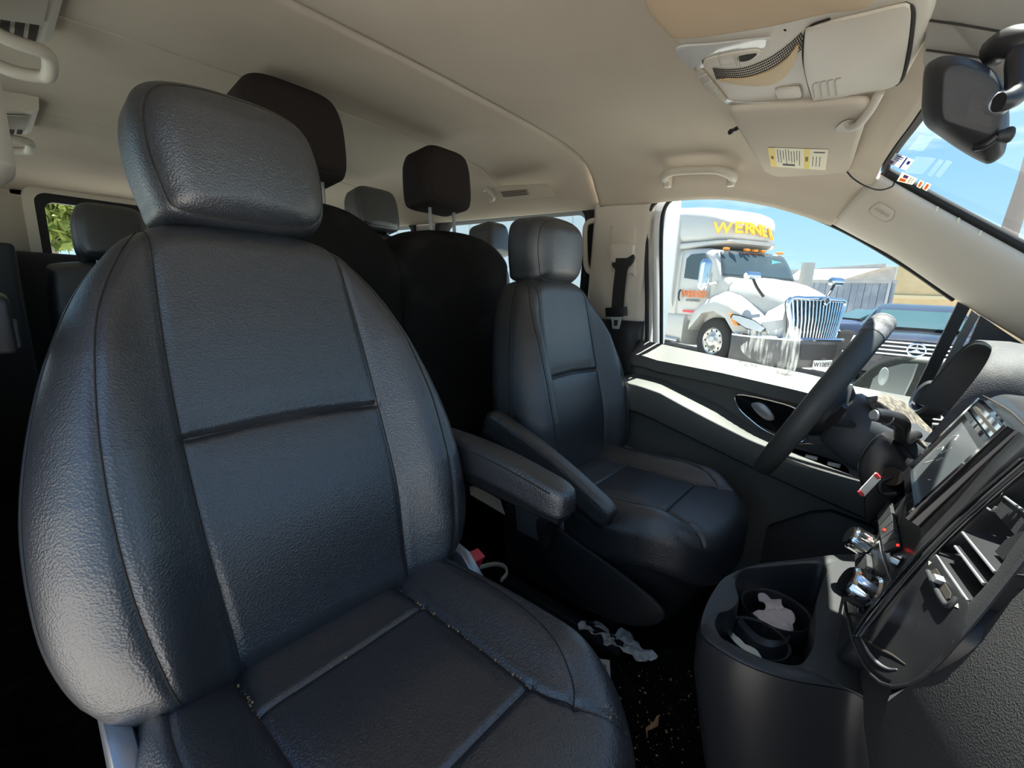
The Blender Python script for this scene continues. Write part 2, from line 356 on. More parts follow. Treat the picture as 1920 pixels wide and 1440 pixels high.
def cush3d(yc, dx=0, dz=0):
    return lambda a, h, d: np.stack([h + dx, a + yc, 0.437 + 0.06 * (h - .05) + d + dz], 1)
out_cush = [(0, -.10), (.11, -.10), (.17, -.095), (.20, -.06), (.213, 0), (.222, .06), (.228, .14), (.222, .21), (.208, .275), (.178, .335), (.13, .372), (.07, .388), (0, .392)]
out_cush = out_cush + [(-a, h) for a, h in out_cush[::-1]][1:-1]
CI = [(.112, -.09), (.113, 0), (.112, .12), (.108, .244), (.122, .295), (.150, .345)]
CO = [(.190, -.09), (.178, -.02), (.185, .06), (.181, .15), (.165, .225), (.140, .280), (.118, .298)]
def cush_front(a, h):
    aa = np.abs(a)
    b = sstep(aa, .105, .172) * .030 * sstep(-h, -.36, -.24)
    b -= sstep(aa, .185, .225) * .022
    wf = np.clip((h - .25) / .14, 0, 1) ** 2 * .03
    d = b - wf + .006 * np.exp(-((h - .14) / .07) ** 2) * sstep(-aa, -.11, -.08) + .010 * np.exp(-((h + .03) / .05) ** 2) * sstep(-aa, -.115, -.09)
    d -= groove(a, h, [CI, mir(CI)], .0045, .0048) + groove(a, h, [CO, mir(CO)], .0025, .0045)
    d -= groove(a, h, [[(-.112, .047), (0, .046), (.112, .042)], [(-.112, .244), (0, .243), (.108, .244)]], .0045, .0042)
    return d

def seat_base(root, yc, dx, dz, near):
    """plastic skirt under the cushion with moulded pocket, and the seat box on the floor"""
    Z0 = .37 + dz
    P = [(.27, -.13), (.275, .10), (.265, .20), (.235, .29), (.17, .35), (0, .37)]
    ring = [(a, h) for a, h in P] + [(-a, h) for a, h in P[::-1]][1:] + [(-.18, -.16), (.18, -.16)]
    R_ = []
    for z, k, o in ((Z0 + .045, .93, 0), (Z0 + .03, .975, .0), (Z0, 1.0, 0), (.27, 1.0, -.01), (.18, .94, -.02), (.115, .86, -.04)):
        R_.append([(h * k + dx + o, yc + a * k * .84, z) for a, h in cat(ring, 72, True)])
    MB().loft(R_).obj('side_skirt', M['plastic_s'], root)
    # box/pedestal
    MB().box((dx + .03, yc, .09), (.30, .28, .085), bev=.012).obj('pedestal', M['plastic'], root)
    for s in (-1, 1):
        MB().box((dx + .02, yc + s * .19, .058), (.38, .035, .022), bev=.003).box((dx + .02, yc + s * .19, .070), (.38, .012, .01)).obj('seat_rail', M['plastic'], root)
def armrest(root, y0, y1, x0, z0, x1, z1, worn=False):
    """padded armrest, leather top, from pivot (x0,z0) to tip (x1,z1)"""
    n = 40; R_ = []; yc = (y0 + y1) / 2; hw = (y1 - y0) / 2
    L = math.hypot(x1 - x0, z1 - z0); ux, uz = (x1 - x0) / L, (z1 - z0) / L
    sec = [(-1, -.9), (-1, -.2), (-.96, .5), (-.75, .9), (-.3, 1), (.3, 1), (.75, .9), (.96, .5), (1, -.2), (1, -.9), (.8, -1), (-.8, -1)]
    sec = cat(sec, 48, True)
    for i in range(n):
        t = i / (n - 1); s = t * L
        e_ = min(t / .08, 1); f_ = min((1 - t) / .10, 1)
        kk = (math.sqrt(max(0, 1 - (1 - e_) ** 2)) * .6 + .4) * (math.sqrt(max(0, 1 - (1 - f_) ** 2)) * .55 + .45)
        w_ = hw * kk * (1 - .10 * t); h_ = (.031 * (1 - .22 * t)) * (kk ** .7)
        sag = .012 * math.sin(math.pi * t)
        for_ = [(x0 + ux * s - uz * (q[1] * h_ + sag), yc + q[0] * w_, z0 + uz * s + ux * (q[1] * h_ + sag)) for q in sec]
        R_.append(for_)
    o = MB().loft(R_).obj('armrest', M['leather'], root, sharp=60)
    # lower moulded shell under the pad
    R2 = []
    for i in range(24):
        t = .02 + .95 * i / 23; s = t * L; f_ = min((1 - t) / .12, 1); kk = math.sqrt(max(0, 1 - (1 - f_) ** 2)) * .5 + .5
        h_ = .031 * (1 - .22 * t); w_ = hw * .93 * kk * (1 - .10 * t)
        R2.append([(x0 + ux * s - uz * q[1], yc + q[0] * w_, z0 + uz * s + ux * q[1]) for q in ((-1, -.2 * h_), (-1, -1.1 * h_), (-.8, -1.3 * h_), (.8, -1.3 * h_), (1, -1.1 * h_), (1, -.2 * h_))])
    MB().loft(R2).obj('armrest_shell', M['plastic_s'], o, sharp=50)
    # side seam piping
    for sgn in (-1, 1):
        pts = []
        for i in range(30):
            t = .06 + .86 * i / 29; s = t * L; h_ = .031 * (1 - .22 * t)
            pts.append((x0 + ux * s - uz * (.55 * h_), yc + sgn * hw * (.985 - .10 * t) * .985, z0 + uz * s + ux * (.55 * h_ + .012 * math.sin(math.pi * t))))
        MB().tube(pts, .0011, 6).obj('seam', M['seamdark'], o)
    return o

front_seat = thing('front_seat', 'large black leather front passenger seat filling the left foreground, cushion at the bottom edge', 'car seat', (0.05, HC, 0.0))
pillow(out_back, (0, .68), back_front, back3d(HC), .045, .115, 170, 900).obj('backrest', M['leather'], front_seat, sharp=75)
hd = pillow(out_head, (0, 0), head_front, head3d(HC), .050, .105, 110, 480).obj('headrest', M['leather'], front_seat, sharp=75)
for s in (-1, 1): MB().cyl((HX - .045, HC + s * .075, .90), (HX - .055, HC + s * .075, .99), .0065, 16).obj('headrest_post', M['chrome'], front_seat)
for s in (-1, 1): MB().cyl((HX - .040, HC + s * .075, .935), (HX - .041, HC + s * .075, .953), .014, 20, .012).obj('post_collar', M['plastic_s'], front_seat)
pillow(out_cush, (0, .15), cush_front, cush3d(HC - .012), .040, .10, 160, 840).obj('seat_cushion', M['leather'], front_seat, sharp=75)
# piping down both outer edges of the backrest
for s in (-1, 1):
    f3 = back3d(HC); P = cat([(s * a * 1.003, h) for a, h in W_OUT[3:13]], 60)
    d = back_front(P[:, 0] * .99, P[:, 1]) - .058
    MB().tube(f3(P[:, 0], P[:, 1], d), .0022, 8).obj('piping', M['plastic_s'], front_seat)
for nm_, ol, ce, fr_, t3_, r_, cur in (('seam', out_back, (0, .68), back_front, back3d(HC), .045, [IN, mir(IN), O2, mir(O2), [(-.128, .707), (0, .710), (.128, .707)]]), ('headrest_seam', out_head, (0, 0), head_front, head3d(HC), .050, [in_head + in_head[:1]]), ('cushion_seam', out_cush, (0, .15), cush_front, cush3d(HC - .012), .040, [CI[1:-1], mir(CI[1:-1]), CO[1:], mir(CO[1:]), [(-.112, .047), (0, .046), (.112, .042)], [(-.112, .244), (0, .243), (.108, .244)]])):
    for c_ in cur: MB().tube(on_pillow(ol, ce, fr_, t3_, r_, c_, 90, .0002), .0009, 6).obj(nm_, M['seamdark'], front_seat)
# hinge covers between cushion and backrest
for s in (-1, 1):
    MB().prism([(-.10, HC + s * .215, .30), (.055, HC + s * .215, .30), (.04, HC + s * .215, .41), (.0, HC + s * .215, .445), (-.06, HC + s * .215, .455), (-.12, HC + s * .215, .42)], (0, s * .022, 0), bev=.006).obj('hinge_cover', M['silver'], front_seat)

def copy_thing(root, name, label, dx, dy, dz, skip=()):
    r = root.copy(); r.name = name; C.objects.link(r); r.location = (root.location.x + dx, root.location.y + dy, root.location.z + dz); r['label'] = label
    for ch in list(root.children):
        if ch.name.split('.')[0] in skip: continue
        c_ = ch.copy(); C.objects.link(c_); c_.parent = r
        for g in ch.children:
            q = g.copy(); C.objects.link(q); q.parent = c_
    return r
DDX, DDY, DDZ = -0.075, 0.82, -0.036
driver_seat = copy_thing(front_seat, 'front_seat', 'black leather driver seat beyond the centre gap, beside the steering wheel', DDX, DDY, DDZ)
driver_seat.name = 'front_seat.001'
th_ = math.radians(7.5); pv = Vector((BX - .04 - .05, 0, .70))   # the driver's backrest stands more upright
for ch in driver_seat.children:
    if ch.name.split('.')[0] in ('backrest', 'headrest', 'headrest_post', 'post_collar', 'piping', 'seam', 'headrest_seam'):
        Rr = Matrix.Rotation(th_, 3, 'Y'); ch.rotation_euler = (0, th_, 0); ch.location = pv - Rr @ pv + Vector((0, .018, -.012 if 'headrest' in ch.name and 'post' not in ch.name else 0))
seat_base(front_seat, HC, .0, 0, False); seat_base(driver_seat, HC + DDY, DDX, -.036, True)
armrest(front_seat, -.163, -.108, -.165, .598, .172, .582)
armrest(driver_seat, .092, .140, -.245, .575, .125, .440)
# pocket panel on the driver's skirt
o = MB().prism([tuple(p) for p in cat([(-.10, .172, .335), (.05, .166, .315), (.17, .168, .285), (.235, .176, .25), (.215, .180, .205), (.14, .172, .175), (.03, .170, .185), (-.07, .172, .235)], 60, True)], (0, -.012, 0), bev=.005).obj('pocket_panel', M['plastic'], driver_seat)
# buckles
def buckle(root, p, dirv, label=None):
    p = Vector(p); d = Vector(dirv).normalized(); sd = Vector((0, 1, 0)); sd = (sd - d * d.dot(sd)).normalized(); t = d.cross(sd)
    Rm_ = Matrix((sd, t, d)).transposed()
    b = MB().box(tuple(p - d * .04), (.034, .018, .085), Rm_, .004).obj('buckle', M['plastic_s'], root)
    MB().box(tuple(p - d * .010), (.030, .023, .038), Rm_, .003).obj('release_button', M['red'], b)
    MB().tube([tuple(p - d * .08), tuple(p - d * .14)], .009, 8).obj('buckle_stalk', M['web'], b)
buckle(front_seat, A(890, 1046, y=-.15), (.35, .1, .9))
buckle(driver_seat, A(1052, 948, y=.14), (.3, -.1, .9))

# ---- second row bench (cloth) : backs, raised headrests on steel posts
BXX = -.62
bench = thing('rear_bench_seat', 'black cloth rear bench seat with raised headrests on posts, behind the front seats', 'car seat', (BXX, .1, 0))
def bench_back(outl, name, c):
    fr_ = lambda a, h: -.35 * (a - c[0]) ** 2 - .15 * (h - .8) ** 2 * 0
    t3 = lambda a, h, d: np.stack([BXX + d - .22 * (h - 1.0), a, h], 1)
    return pillow(outl, c, fr_, t3, .05, .12, 40, 200).obj(name, M['suede'], bench, sharp=75)
def zy(pts, x): return [(A(a, b, x=x)[1], A(a, b, x=x)[2]) for a, b in pts]
L_ = zy([(430, 470), (480, 420), (540, 398), (610, 376), (660, 386), (700, 408), (735, 440), (757, 470), (765, 520)], BXX) + [(.10, .62), (.06, .42), (-.30, .42), (-.36, .7)]
R_ = zy([(745, 500), (752, 470), (775, 445), (810, 431), (850, 430), (900, 438), (940, 455), (966, 485), (964, 510)], BXX) + [(.60, .80), (.595, .45), (.16, .42), (.12, .60)]
bench_back(L_, 'backrest', (-.12, .75)); bench_back(R_, 'backrest', (.36, .75))
pillow([(-.36, -.66), (.60, -.66), (.60, -.42), (.55, -.40), (-.3, -.40), (-.36, -.42)], (.12, -.5), lambda a, h: 0 * a, lambda a, h, d: np.stack([h, a, .40 + d], 1), .03, .14, 30, 160).obj('seat_cushion', M['suede'], bench, sharp=75)
MB().box((-.66, .12, .15), (.16, .8, .22), bev=.02).obj('pedestal', M['plastic'], bench)
def cloth_head(root, px, x, hw, hh, mt, thick=.10, posts=None, yaw=0.0, tilt=.12):
    """headrest centred on a point, with two posts going down"""
    c = px
    out = [(-hw * .97, -hh * .75), (-hw, 0), (-hw * .93, hh * .6), (-hw * .68, hh * .97), (0, hh * 1.02), (hw * .68, hh * .97), (hw * .93, hh * .6), (hw, 0), (hw * .97, -hh * .75), (hw * .75, -hh), (0, -hh * 1.03), (-hw * .75, -hh)]
    inn = [(a * .9, h * .88) for a, h in out]
    fr_ = lambda a, h: -1.0 * a * a - .5 * h * h - groove(a, h, [inn + inn[:1]], .002, .002)
    t3 = lambda a, h, d: np.stack([c[0] + d - tilt * h, c[1] + a, c[2] + h + d * tilt], 1)
    o = pillow(out, (0, 0), fr_, t3, min(hw, hh) * .42, thick, 50, 200).obj('headrest', mt, root, sharp=75)
    if posts:
        for s in (-1, 1): MB().cyl((c[0] - thick * .5, c[1] + s * hw * .52, c[2] - hh * .8), (c[0] - thick * .5 + .01, c[1] + s * hw * .52, c[2] - hh - posts), .006, 14).obj('headrest_post', M['steel'], root)
    return o
a0 = A(570, 232, x=BXX - .02); a1 = A(852, 330, x=BXX - .02)
cloth_head(bench, a0, BXX, .128, .098, M['cloth'], .12, .10)
cloth_head(bench, a1, BXX, .098, .088, M['cloth'], .12, .10)
# ---- leather headrests of the rows behind
def rear_seat(px, py, x, hw, hh, label):
    c = A(px, py, x=x); t = thing('folding_seat', label, 'car seat', (c[0], c[1], 0))
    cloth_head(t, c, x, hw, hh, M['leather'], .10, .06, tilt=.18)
    zt = c[2] - hh - .03
    t3 = lambda a, h, d: np.stack([x + d - .18 * (h - zt), a + c[1], h], 1)
    hw2 = max(.05, min(.24, .80 - abs(c[1])))
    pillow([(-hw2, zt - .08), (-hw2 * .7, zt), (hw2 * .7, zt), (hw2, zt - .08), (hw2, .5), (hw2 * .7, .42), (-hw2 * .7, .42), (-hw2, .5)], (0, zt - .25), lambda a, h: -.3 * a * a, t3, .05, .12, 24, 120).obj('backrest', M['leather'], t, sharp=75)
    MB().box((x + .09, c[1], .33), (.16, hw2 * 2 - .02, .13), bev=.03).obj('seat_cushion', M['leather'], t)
    MB().box((x + .06, c[1], .15), (.14, hw2 * 1.6, .22), bev=.02).obj('pedestal', M['plastic'], t)
    return t
rear_seat(716, 388, -1.25, .108, .085, 'black leather rear seat whose headrest shows between the two raised cloth headrests')
rear_seat(940, 446, -.79, .072, .066, 'black leather rear seat whose headrest shows before the far side window')
rear_seat(217, 432, -2.2, .135, .12, 'black leather rear seat silhouetted against the rear window')

# ---------------------------------------------------------------- van body : the setting
st = lambda o: tag(o, kind='structure')
PY = [0, .2, .4, .52, .60, .66, .705, .735, .755, .765, .775, .78]
G_ = [1, .99, .965, .93, .86, .75, .56, .33, .20, .10, .04, 0]
def prof(x, zr, zw, ysc=1.0, g=G_): return [(x, y * ysc, zw + (zr - zw) * k) for y, k in zip(PY, g)]
def both(r): return [(a, -b, c) for a, b, c in r[::-1]][:-1] + list(r)
front_edge = [(.505, 0, 1.232), (.492, .2, 1.228), (.462, .4, 1.222), (.440, .52, 1.218), (.426, .60, 1.214), (.416, .65, 1.204), (.410, .685, 1.19), (.40, .705, 1.175), (.385, .728, 1.155), (.37, .745, 1.137), (.35, .763, 1.119), (.332, .78, 1.105)]
rows = [prof(-.355, 1.360, 1.204), prof(-.25, 1.345, 1.2), prof(-.1, 1.325, 1.203), prof(.05, 1.312, 1.195), prof(.17, 1.295, 1.168), prof(.26, 1.28, 1.136), prof(.32, 1.268, 1.110), front_edge]
rows = [both(r) for r in rows]
st(sheet('ceiling', rows, M['liner'], thick=.008, sub=(120, 60)))
GR = [1, .99, .965, .93, .86, .72, .50, .22, .10, .05, .02, 0]
xs = [-.358, -.40, -.6, -.77, -.79, -.80, -.81, -.83, -1.0, -1.3, -1.57, -1.59, -1.60, -1.61, -1.63, -1.9, -2.3, -2.6, -2.8, -2.88, -2.92]
rr = []
for x in xs:
    zr = float(np.interp(x, [-2.92, -2.88, -2.8, -2.6, -2.2, -1.2, -.6, -.35], [1.27, 1.30, 1.325, 1.345, 1.365, 1.385, 1.378, 1.366]))
    if x in (-.80, -1.60): zr += .012
    zw = float(np.interp(x, [-2.92, -1.5, -.36], [1.20, 1.215, 1.208])); ys = float(np.interp(x, [-2.92, -1.5, -.36], [1.0, 1.05, 1.04]))
    rr.append(both(prof(x, zr, zw, ys, GR)))
st(sheet('ceiling', rr, M['liner'], thick=.010, sub=None))
# seam between the two roof linings
P = [(-.3565, y, z - .004) for x, y, z in both(prof(-.355, 1.360, 1.204))]
st(MB().tube(cat(P, 90), .0035, 8).obj('trim_1', M['beige_d']))
# floor and engine bulkhead
st(MB().box((-.95, 0, -.03), (4.0, 1.64, .16)).obj('floor', M['carpet']))
st(MB().box((1.12, 0, .35), (.05, 1.64, .9)).obj('wall_front', M['plastic']))
# A pillars
W1 = AL([(1652, 322), (1700, 350), (1800, 405), (1920, 470)], y=.70) + [(.82, .70, .918), (1.0, .70, .79)]
D1 = [(.332, .78, 1.105)] + AL([(1620, 452), (1680, 485), (1790, 560), (1920, 640)], y=.78) + [(.84, .77, .76)]
Wc, Dc = cat(W1, 30), cat(D1, 30)
for s, nm in ((1, 'trim_2'), (-1, 'trim_3')):
    rows = []
    for k, bul in ((0, 0), (.12, .020), (.4, .030), (.75, .022), (.93, .010), (1, 0)):
        r = Wc * (1 - k) + Dc * k; r[:, 1] -= bul; r[:, 1] *= s; rows.append(r)
    st(sheet(nm, rows, M['beige'], thick=.008 * s, sub=(40, 24)))
# AIRBAG badge on the driver's pillar
ab = A(1655, 397, y=.715)
u = np.array(Wc[12]) - np.array(Wc[4]); u /= np.linalg.norm(u)
nrm = np.cross(u, np.array(Dc[8]) - np.array(Wc[8])); nrm /= np.linalg.norm(nrm); nrm = nrm if nrm[1] < 0 else -nrm
v = np.cross(nrm, u); v = v if v[2] > 0 else -v
oc = np.array((Wc[6] * .55 + Dc[6] * .45)) + np.array([0, -.03, 0])
t_ = (np.array(ab) - CAM); 
# put the badge on the pillar surface along that direction
oc = CAM + t_ * (((oc - CAM) @ nrm) / (t_ @ nrm))
sq = [(-.024, -.006), (-.020, .009), (-.013, .0125), (.013, .0125), (.020, .009), (.024, -.002), (.020, -.010), (.012, -.0135), (-.012, -.0135), (-.020, -.011)]
bd = MB().prism([tuple(oc + u * a * 1.05 + v * b * 1.15) for a, b in cat(sq, 40, True)], tuple(nrm * .003), bev=.001).obj('airbag_badge', M['beige'], None)
r2_ = [tuple(oc + u * a * 1.10 + v * b * 1.22 + nrm * .0006) for a, b in cat(sq, 40, True)]
MB().tube(r2_ + [r2_[0]], .0009, 6).obj('badge_gap', M['beige_d'], bd)
tag(bd, 'small beige oval AIRBAG badge on the pillar beside the windshield', 'badge')
text('lettering', 'AIRBAG', .010, M['beige_d'], bd, oc + nrm * .0033, u, v, .0003)
# windshield + black border
hdr = [(x + .004, y, z + .004) for x, y, z in both([(p[0], p[1], p[2]) for p in front_edge[:6]] + [W1[0]])]
base = [(1.02 + .20 * (1 - (y / .7) ** 2), y, .80 + .02 * (1 - (y / .7) ** 2)) for y in np.linspace(-.7, .7, 15)]
mid = []
Hc, Bc = cat(hdr, 40), cat(base, 40)
rows = []
for k in np.linspace(0, 1, 14):
    r = Hc * (1 - k) + Bc * k; r[:, 2] += .05 * math.sin(math.pi * k) * 0.15; r[:, 0] += .05 * math.sin(math.pi * k) * (1 - (r[:, 1] / .72) ** 2) * .6; rows.append(r)
st(sheet('window_1', rows, M['glass']))
bor = cat([tuple(p) for p in Hc], 60)
st(MB().tube(bor + np.array([.004, 0, -.003]), .008, 8).obj('trim_4', M['rubber']))
for s, nm in ((1, 'trim_5'), (-1, 'trim_6')):
    st(MB().tube([(p[0] + .005, (p[1] - .002) * s, p[2] + .002) for p in Wc], .010, 10).obj(nm, M['rubber']))
# small pale marks along the pillar edge
for (a, b, w_) in ((1757, 392, 'upper'), (1797, 413, 'middle'), (1838, 437, 'lower')):
    q = A(a, b, y=.690); MB_ = MB().box(q, (.004, .002, .010))
    tag(MB_.obj('clip_mark', M['labelpaper']), w_ + 'most of the three small pale clips on the pillar edge by the windshield' if w_ != 'middle' else 'middle one of the three small pale clips on the pillar edge', 'clip', group='pale clips along the pillar edge')

# ---- driver's door
XS = np.linspace(-.16, 1.0, 60)
def zline(pts, y): 
    P = np.array(AL(pts, y=y)); i = np.argsort(P[:, 0]); P = P[i]
    zz = np.interp(XS, P[:, 0], P[:, 2]); sl_ = (P[-1, 2] - P[-2, 2]) / (P[-1, 0] - P[-2, 0])
    return np.where(XS > P[-1, 0], P[-1, 2] + sl_ * .4 * (XS - P[-1, 0]), zz)
l0 = zline([(1208, 649), (1235, 655), (1355, 682), (1512, 714), (1600, 738)], .80)
l1 = zline([(1207, 672), (1235, 681), (1355, 705), (1487, 736), (1600, 765)], .735)
l3 = zline([(1200, 718), (1235, 727), (1340, 775), (1410, 822), (1600, 905)], .715)
l4 = zline([(1196, 733), (1235, 746), (1402, 833), (1480, 868), (1640, 928)], .665)
l5 = zline([(1196, 762), (1235, 779), (1430, 872), (1640, 965)], .668)
door = st(thing('door_1', None, None, (.2, .78, .4)))
def rowz(y, z): return [(x, y, float(q)) for x, q in zip(XS, z)]
rows = [rowz(.803, l0 - .006), rowz(.80, l0), rowz(.79, l0 + .002), rowz(.745, l1 + .003), rowz(.735, l1), rowz(.736, l1 - .012), rowz(.755, l1 - .02),
        rowz(.762, l1 * .6 + l3 * .4), rowz(.755, l3 + .014), rowz(.735, l3 + .002), rowz(.715, l3), rowz(.675, l4 + .003), rowz(.665, l4), rowz(.662, l4 - .01), rowz(.668, l5), rowz(.675, l5 - .004),
        rowz(.705, l5 - .012), rowz(.71, l5 - .1), rowz(.715, l5 * 0 + .12), rowz(.71, l5 * 0 + .0)]
rows = [lin(r, 60) for r in rows]
sheet('door_panel', rows, M['doorgrey'], door, thick=-.02)
MB().box((.40, .835, .2), (1.15, .05, .85)).obj('door_shell', M['white'], door)
# map pocket ledge at the bottom of the door
P = AL([(1440, 985), (1520, 958), (1560, 955), (1640, 985), (1650, 1010)], y=.68)
MB().loft([[(p[0], .72, p[2]) for p in P], [(p[0], .67, p[2] - .004) for p in P], [(p[0], .66, p[2] - .02) for p in P], [(p[0], .66, p[2] - .2) for p in P]], closed=False).obj('map_pocket', M['plastic'], door)
# door pull recess with chrome outline, inner handle
rec = AL([(1378, 745), (1385, 740), (1405, 742), (1450, 752), (1490, 765), (1520, 790), (1500, 830), (1440, 810), (1405, 785), (1385, 765)], y=.736)
r_ = cat(rec, 60, True)
MB().tube(list(map(tuple, r_)) + [tuple(r_[0])], .0022, 8).obj('handle_surround', M['chrome'], door)
MB().prism([(p[0], .7375, p[2]) for p in r_], (0, .024, 0)).obj('handle_recess', M['gloss'], door)
h_ = AL([(1408, 758), (1425, 755), (1440, 765), (1452, 785), (1438, 788), (1420, 776)], y=.729)
MB().prism(cat(h_, 40, True), (0, .008, 0), bev=.002).obj('inner_handle', M['silver'], door)
# window switch panel on the armrest and chrome trim lines further forward
sw = AL([(1462, 842), (1560, 870), (1590, 890), (1570, 895), (1475, 862)], y=.69)
MB().prism([(p[0], p[1], p[2] + .005) for p in cat(sw, 40, True)], (0, 0, .006)).obj('switch_panel', M['gloss'], door)
for q in ((1520, 866), (1562, 880)):
    c_ = A(*q, y=.692); MB().box((c_[0], c_[1], c_[2] + .014), (.028, .016, .010), bev=.003).obj('window_switch', M['silver'], door)
MB().tube(cat(AL([(1470, 840), (1515, 832), (1560, 843), (1600, 875), (1615, 903)], y=.735), 40), .0016, 8).obj('trim_line', M['chrome'], door)
gs = AL([(1353, 822), (1386, 845)], y=.66)
MB().tube(cat([gs[0], tuple((np.array(gs[0]) + gs[1]) / 2 + np.array([0, -.002, .002])), gs[1]], 12), [.0025 + .003 * math.sin(math.pi * k / 11) for k in range(12)], 10).obj('reflector', M['steel'], door)
# lock pin
lp = A(1240, 652, y=.785); MB().cyl((lp[0], lp[1], lp[2] - .01), (lp[0], lp[1], lp[2] + .006), .010, 20, .008).obj('lock_knob', M['silver'], door)
# window frame: seal loop, white upright, black seal
F1 = AL([(1240, 652), (1240, 560), (1240, 440), (1245, 395), (1262, 373), (1300, 368), (1370, 369), (1450, 383), (1560, 421), (1680, 487), (1790, 562)], y=.79)
fl = cat(F1, 120)
MB().tube(fl, .0065, 8).obj('window_seal', M['rubber'], door)
up = [(x - .022, y + .004, z) for x, y, z in cat(F1[:4], 20)]
MB().tube(up, .010, 8).obj('window_frame', M['white'], door)
MB().box((-.153, .825, .96), (.044, .03, .52), bev=.004).obj('frame_sun_block', M['white'], door)  # panel added behind the upright to keep sun off the rear armrest
MB().tube([(x - .050, y - .002, z) for x, y, z in cat(F1[:5], 24)], .007, 8).obj('door_seal', M['rubber'], door)
# front upright of the window and the black quarter panel before the mirror
q0, q1 = A(1797, 565, y=.785), A(1708, 748, y=.785)
MB().prism([q0, (q0[0] + .022, q0[1], q0[2] - .012), (q1[0] + .022, q1[1], q1[2]), q1], (0, .02, 0), bev=.003).obj('window_upright', M['rubber'], door)
MB().prism([(q0[0] + .026, .79, q0[2] - .018), (q0[0] + .040, .79, q0[2] - .03), (q1[0] + .040, .79, q1[2]), (q1[0] + .026, .79, q1[2])], (0, .012, 0), bev=.002).obj('glass_channel', M['sealgrey'], door)
MB().prism([(q0[0] + .042, .787, q0[2] - .03), (.90, .787, .70), (.95, .787, .55), (q1[0] + .042, .787, .55)], (0, .02, 0)).obj('quarter_panel', M['plastic'], door)
# glass
gp = [tuple(p) for p in fl] + [q1] + [(x, .79, float(np.interp(x, XS, l0)) - .004) for x in np.linspace(q1[0], -.1, 12)]
gp = [(p[0], .795, p[2]) for p in gp]
g = raw('window_2', gp, [list(range(len(gp)))], M['glass'], None, smooth=False); st(g)
sm_ = AL([(1402, 618), (1440, 622), (1478, 612), (1500, 618), (1498, 660), (1488, 700), (1462, 698), (1430, 682), (1400, 668), (1388, 650), (1405, 636)], y=.792)
MB().prism(cat(sm_, 40, True), (0, .0008, 0)).obj('water_streaks', M['smear'], g, smooth=False)

# ---- B pillar trim (driver side): beige above, dark below
YB = .775
bl = [A(1122, 388, y=YB), A(1110, 500, y=YB), A(1125, 560, y=YB), A(1130, 625, y=YB)]
x0, x1 = -.385, -.165
rows = []
for z in np.linspace(1.215, .800, 14):
    k = (1.215 - z) / .4
    rows.append([(x0 - .02, YB + .05, z), (x0, YB + .015, z), (x0 + .02, YB, z), (-.28, YB - .004 - .01 * k, z), (x1 - .03, YB, z), (x1 - .005, YB + .012, z), (x1, YB + .04, z)])
st(sheet('trim_7', rows, M['beige'], thick=-.01, sub=(40, 20)))
rows = []
for z in np.linspace(.812, .0, 12):
    rows.append([(x0 - .02, YB + .05, z), (x0, YB + .015, z), (x0 + .02, YB - .012, z), (-.28, YB - .018, z), (x1 - .03, YB - .012, z), (x1 - .002, YB + .005, z), (x1 + .005, YB + .04, z)])
st(sheet('trim_8', rows, M['plastic'], thick=-.01, sub=(40, 20)))
# ---- side walls behind: driver side with the sliding window
def wall_side(s, nm, wins, winmat, ws):
    ring = []
    Y = .83 * s
    m = MB()
    zt, zb = 1.225, .72
    xs_ = [-2.95, *sum([[a, b] for a, b in wins], []), -.385]
    m.box(((-2.95 - .385) / 2, Y + .03 * s, zb / 2), (2.565, .06, zb))
    m.box(((-2.95 - .385) / 2, Y + .03 * s, (zt + 1.33) / 2 + .0), (2.565, .06, 1.33 - zt + .01))
    for a, b in zip(xs_[::2], xs_[1::2]): m.box(((a + b) / 2, Y + .03 * s, (zt + zb) / 2), (b - a, .06, zt - zb))
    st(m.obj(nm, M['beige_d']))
    k = ws
    for a, b in wins:
        fr_ = cat([(a, zb), ((a + b) / 2, zb), (b, zb), (b, (zt + zb) / 2), (b, zt), ((a + b) / 2, zt), (a, zt), (a, (zt + zb) / 2)], 8, True)
        rd = .05
        def rrect(i):
            pts = []
            for (cx, cz, a0_) in ((b - rd - i, zt - rd - i, 0), (a + rd + i, zt - rd - i, 90), (a + rd + i, zb + rd + i, 180), (b - rd - i, zb + rd + i, 270)):
                for t in range(0, 91, 15): pts.append((cx + rd * math.cos(math.radians(a0_ + t)), cz + rd * math.sin(math.radians(a0_ + t))))
            return pts
        o1, o2 = rrect(-.02), rrect(.028)
        fm = MB(); fm.loft([[(x, Y - .004 * s, z) for x, z in o1], [(x, Y - .016 * s, z) for x, z in rrect(-.012)], [(x, Y - .012 * s, z) for x, z in rrect(.012)], [(x, Y + .03 * s, z) for x, z in o2], [(x, Y + .04 * s, z) for x, z in o2]], caps=False)
        fo = raw('window_%d' % k, [(x, Y + .035 * s, z) for x, z in o2], [list(range(len(o2)))], winmat, None, smooth=False); st(fo)
        fm.obj('window_frame', M['rubber'], fo); k += 1
    return k
wall_side(1, 'wall_left', [(-2.75, -2.35), (-2.2, -1.50), (-1.30, -.43)], M['tint'], 3)
wall_side(-1, 'wall_right', [(-2.75, -2.35), (-2.2, -1.50), (-1.30, -.43)], M['tint'], 6)
# small oval cut-out handle trim beside the pillar (beige loop)
lo = AL([(1098, 425), (1108, 415), (1121, 418), (1124, 460), (1122, 505), (1112, 512), (1100, 500), (1097, 460)], y=.80)
lo = cat(lo, 40, True)
tag(MB().tube(list(map(tuple, lo)) + [tuple(lo[0])], .010, 10).obj('pull_handle', M['beige']), 'beige oval pull handle loop on the pillar beside the side window', 'handle')
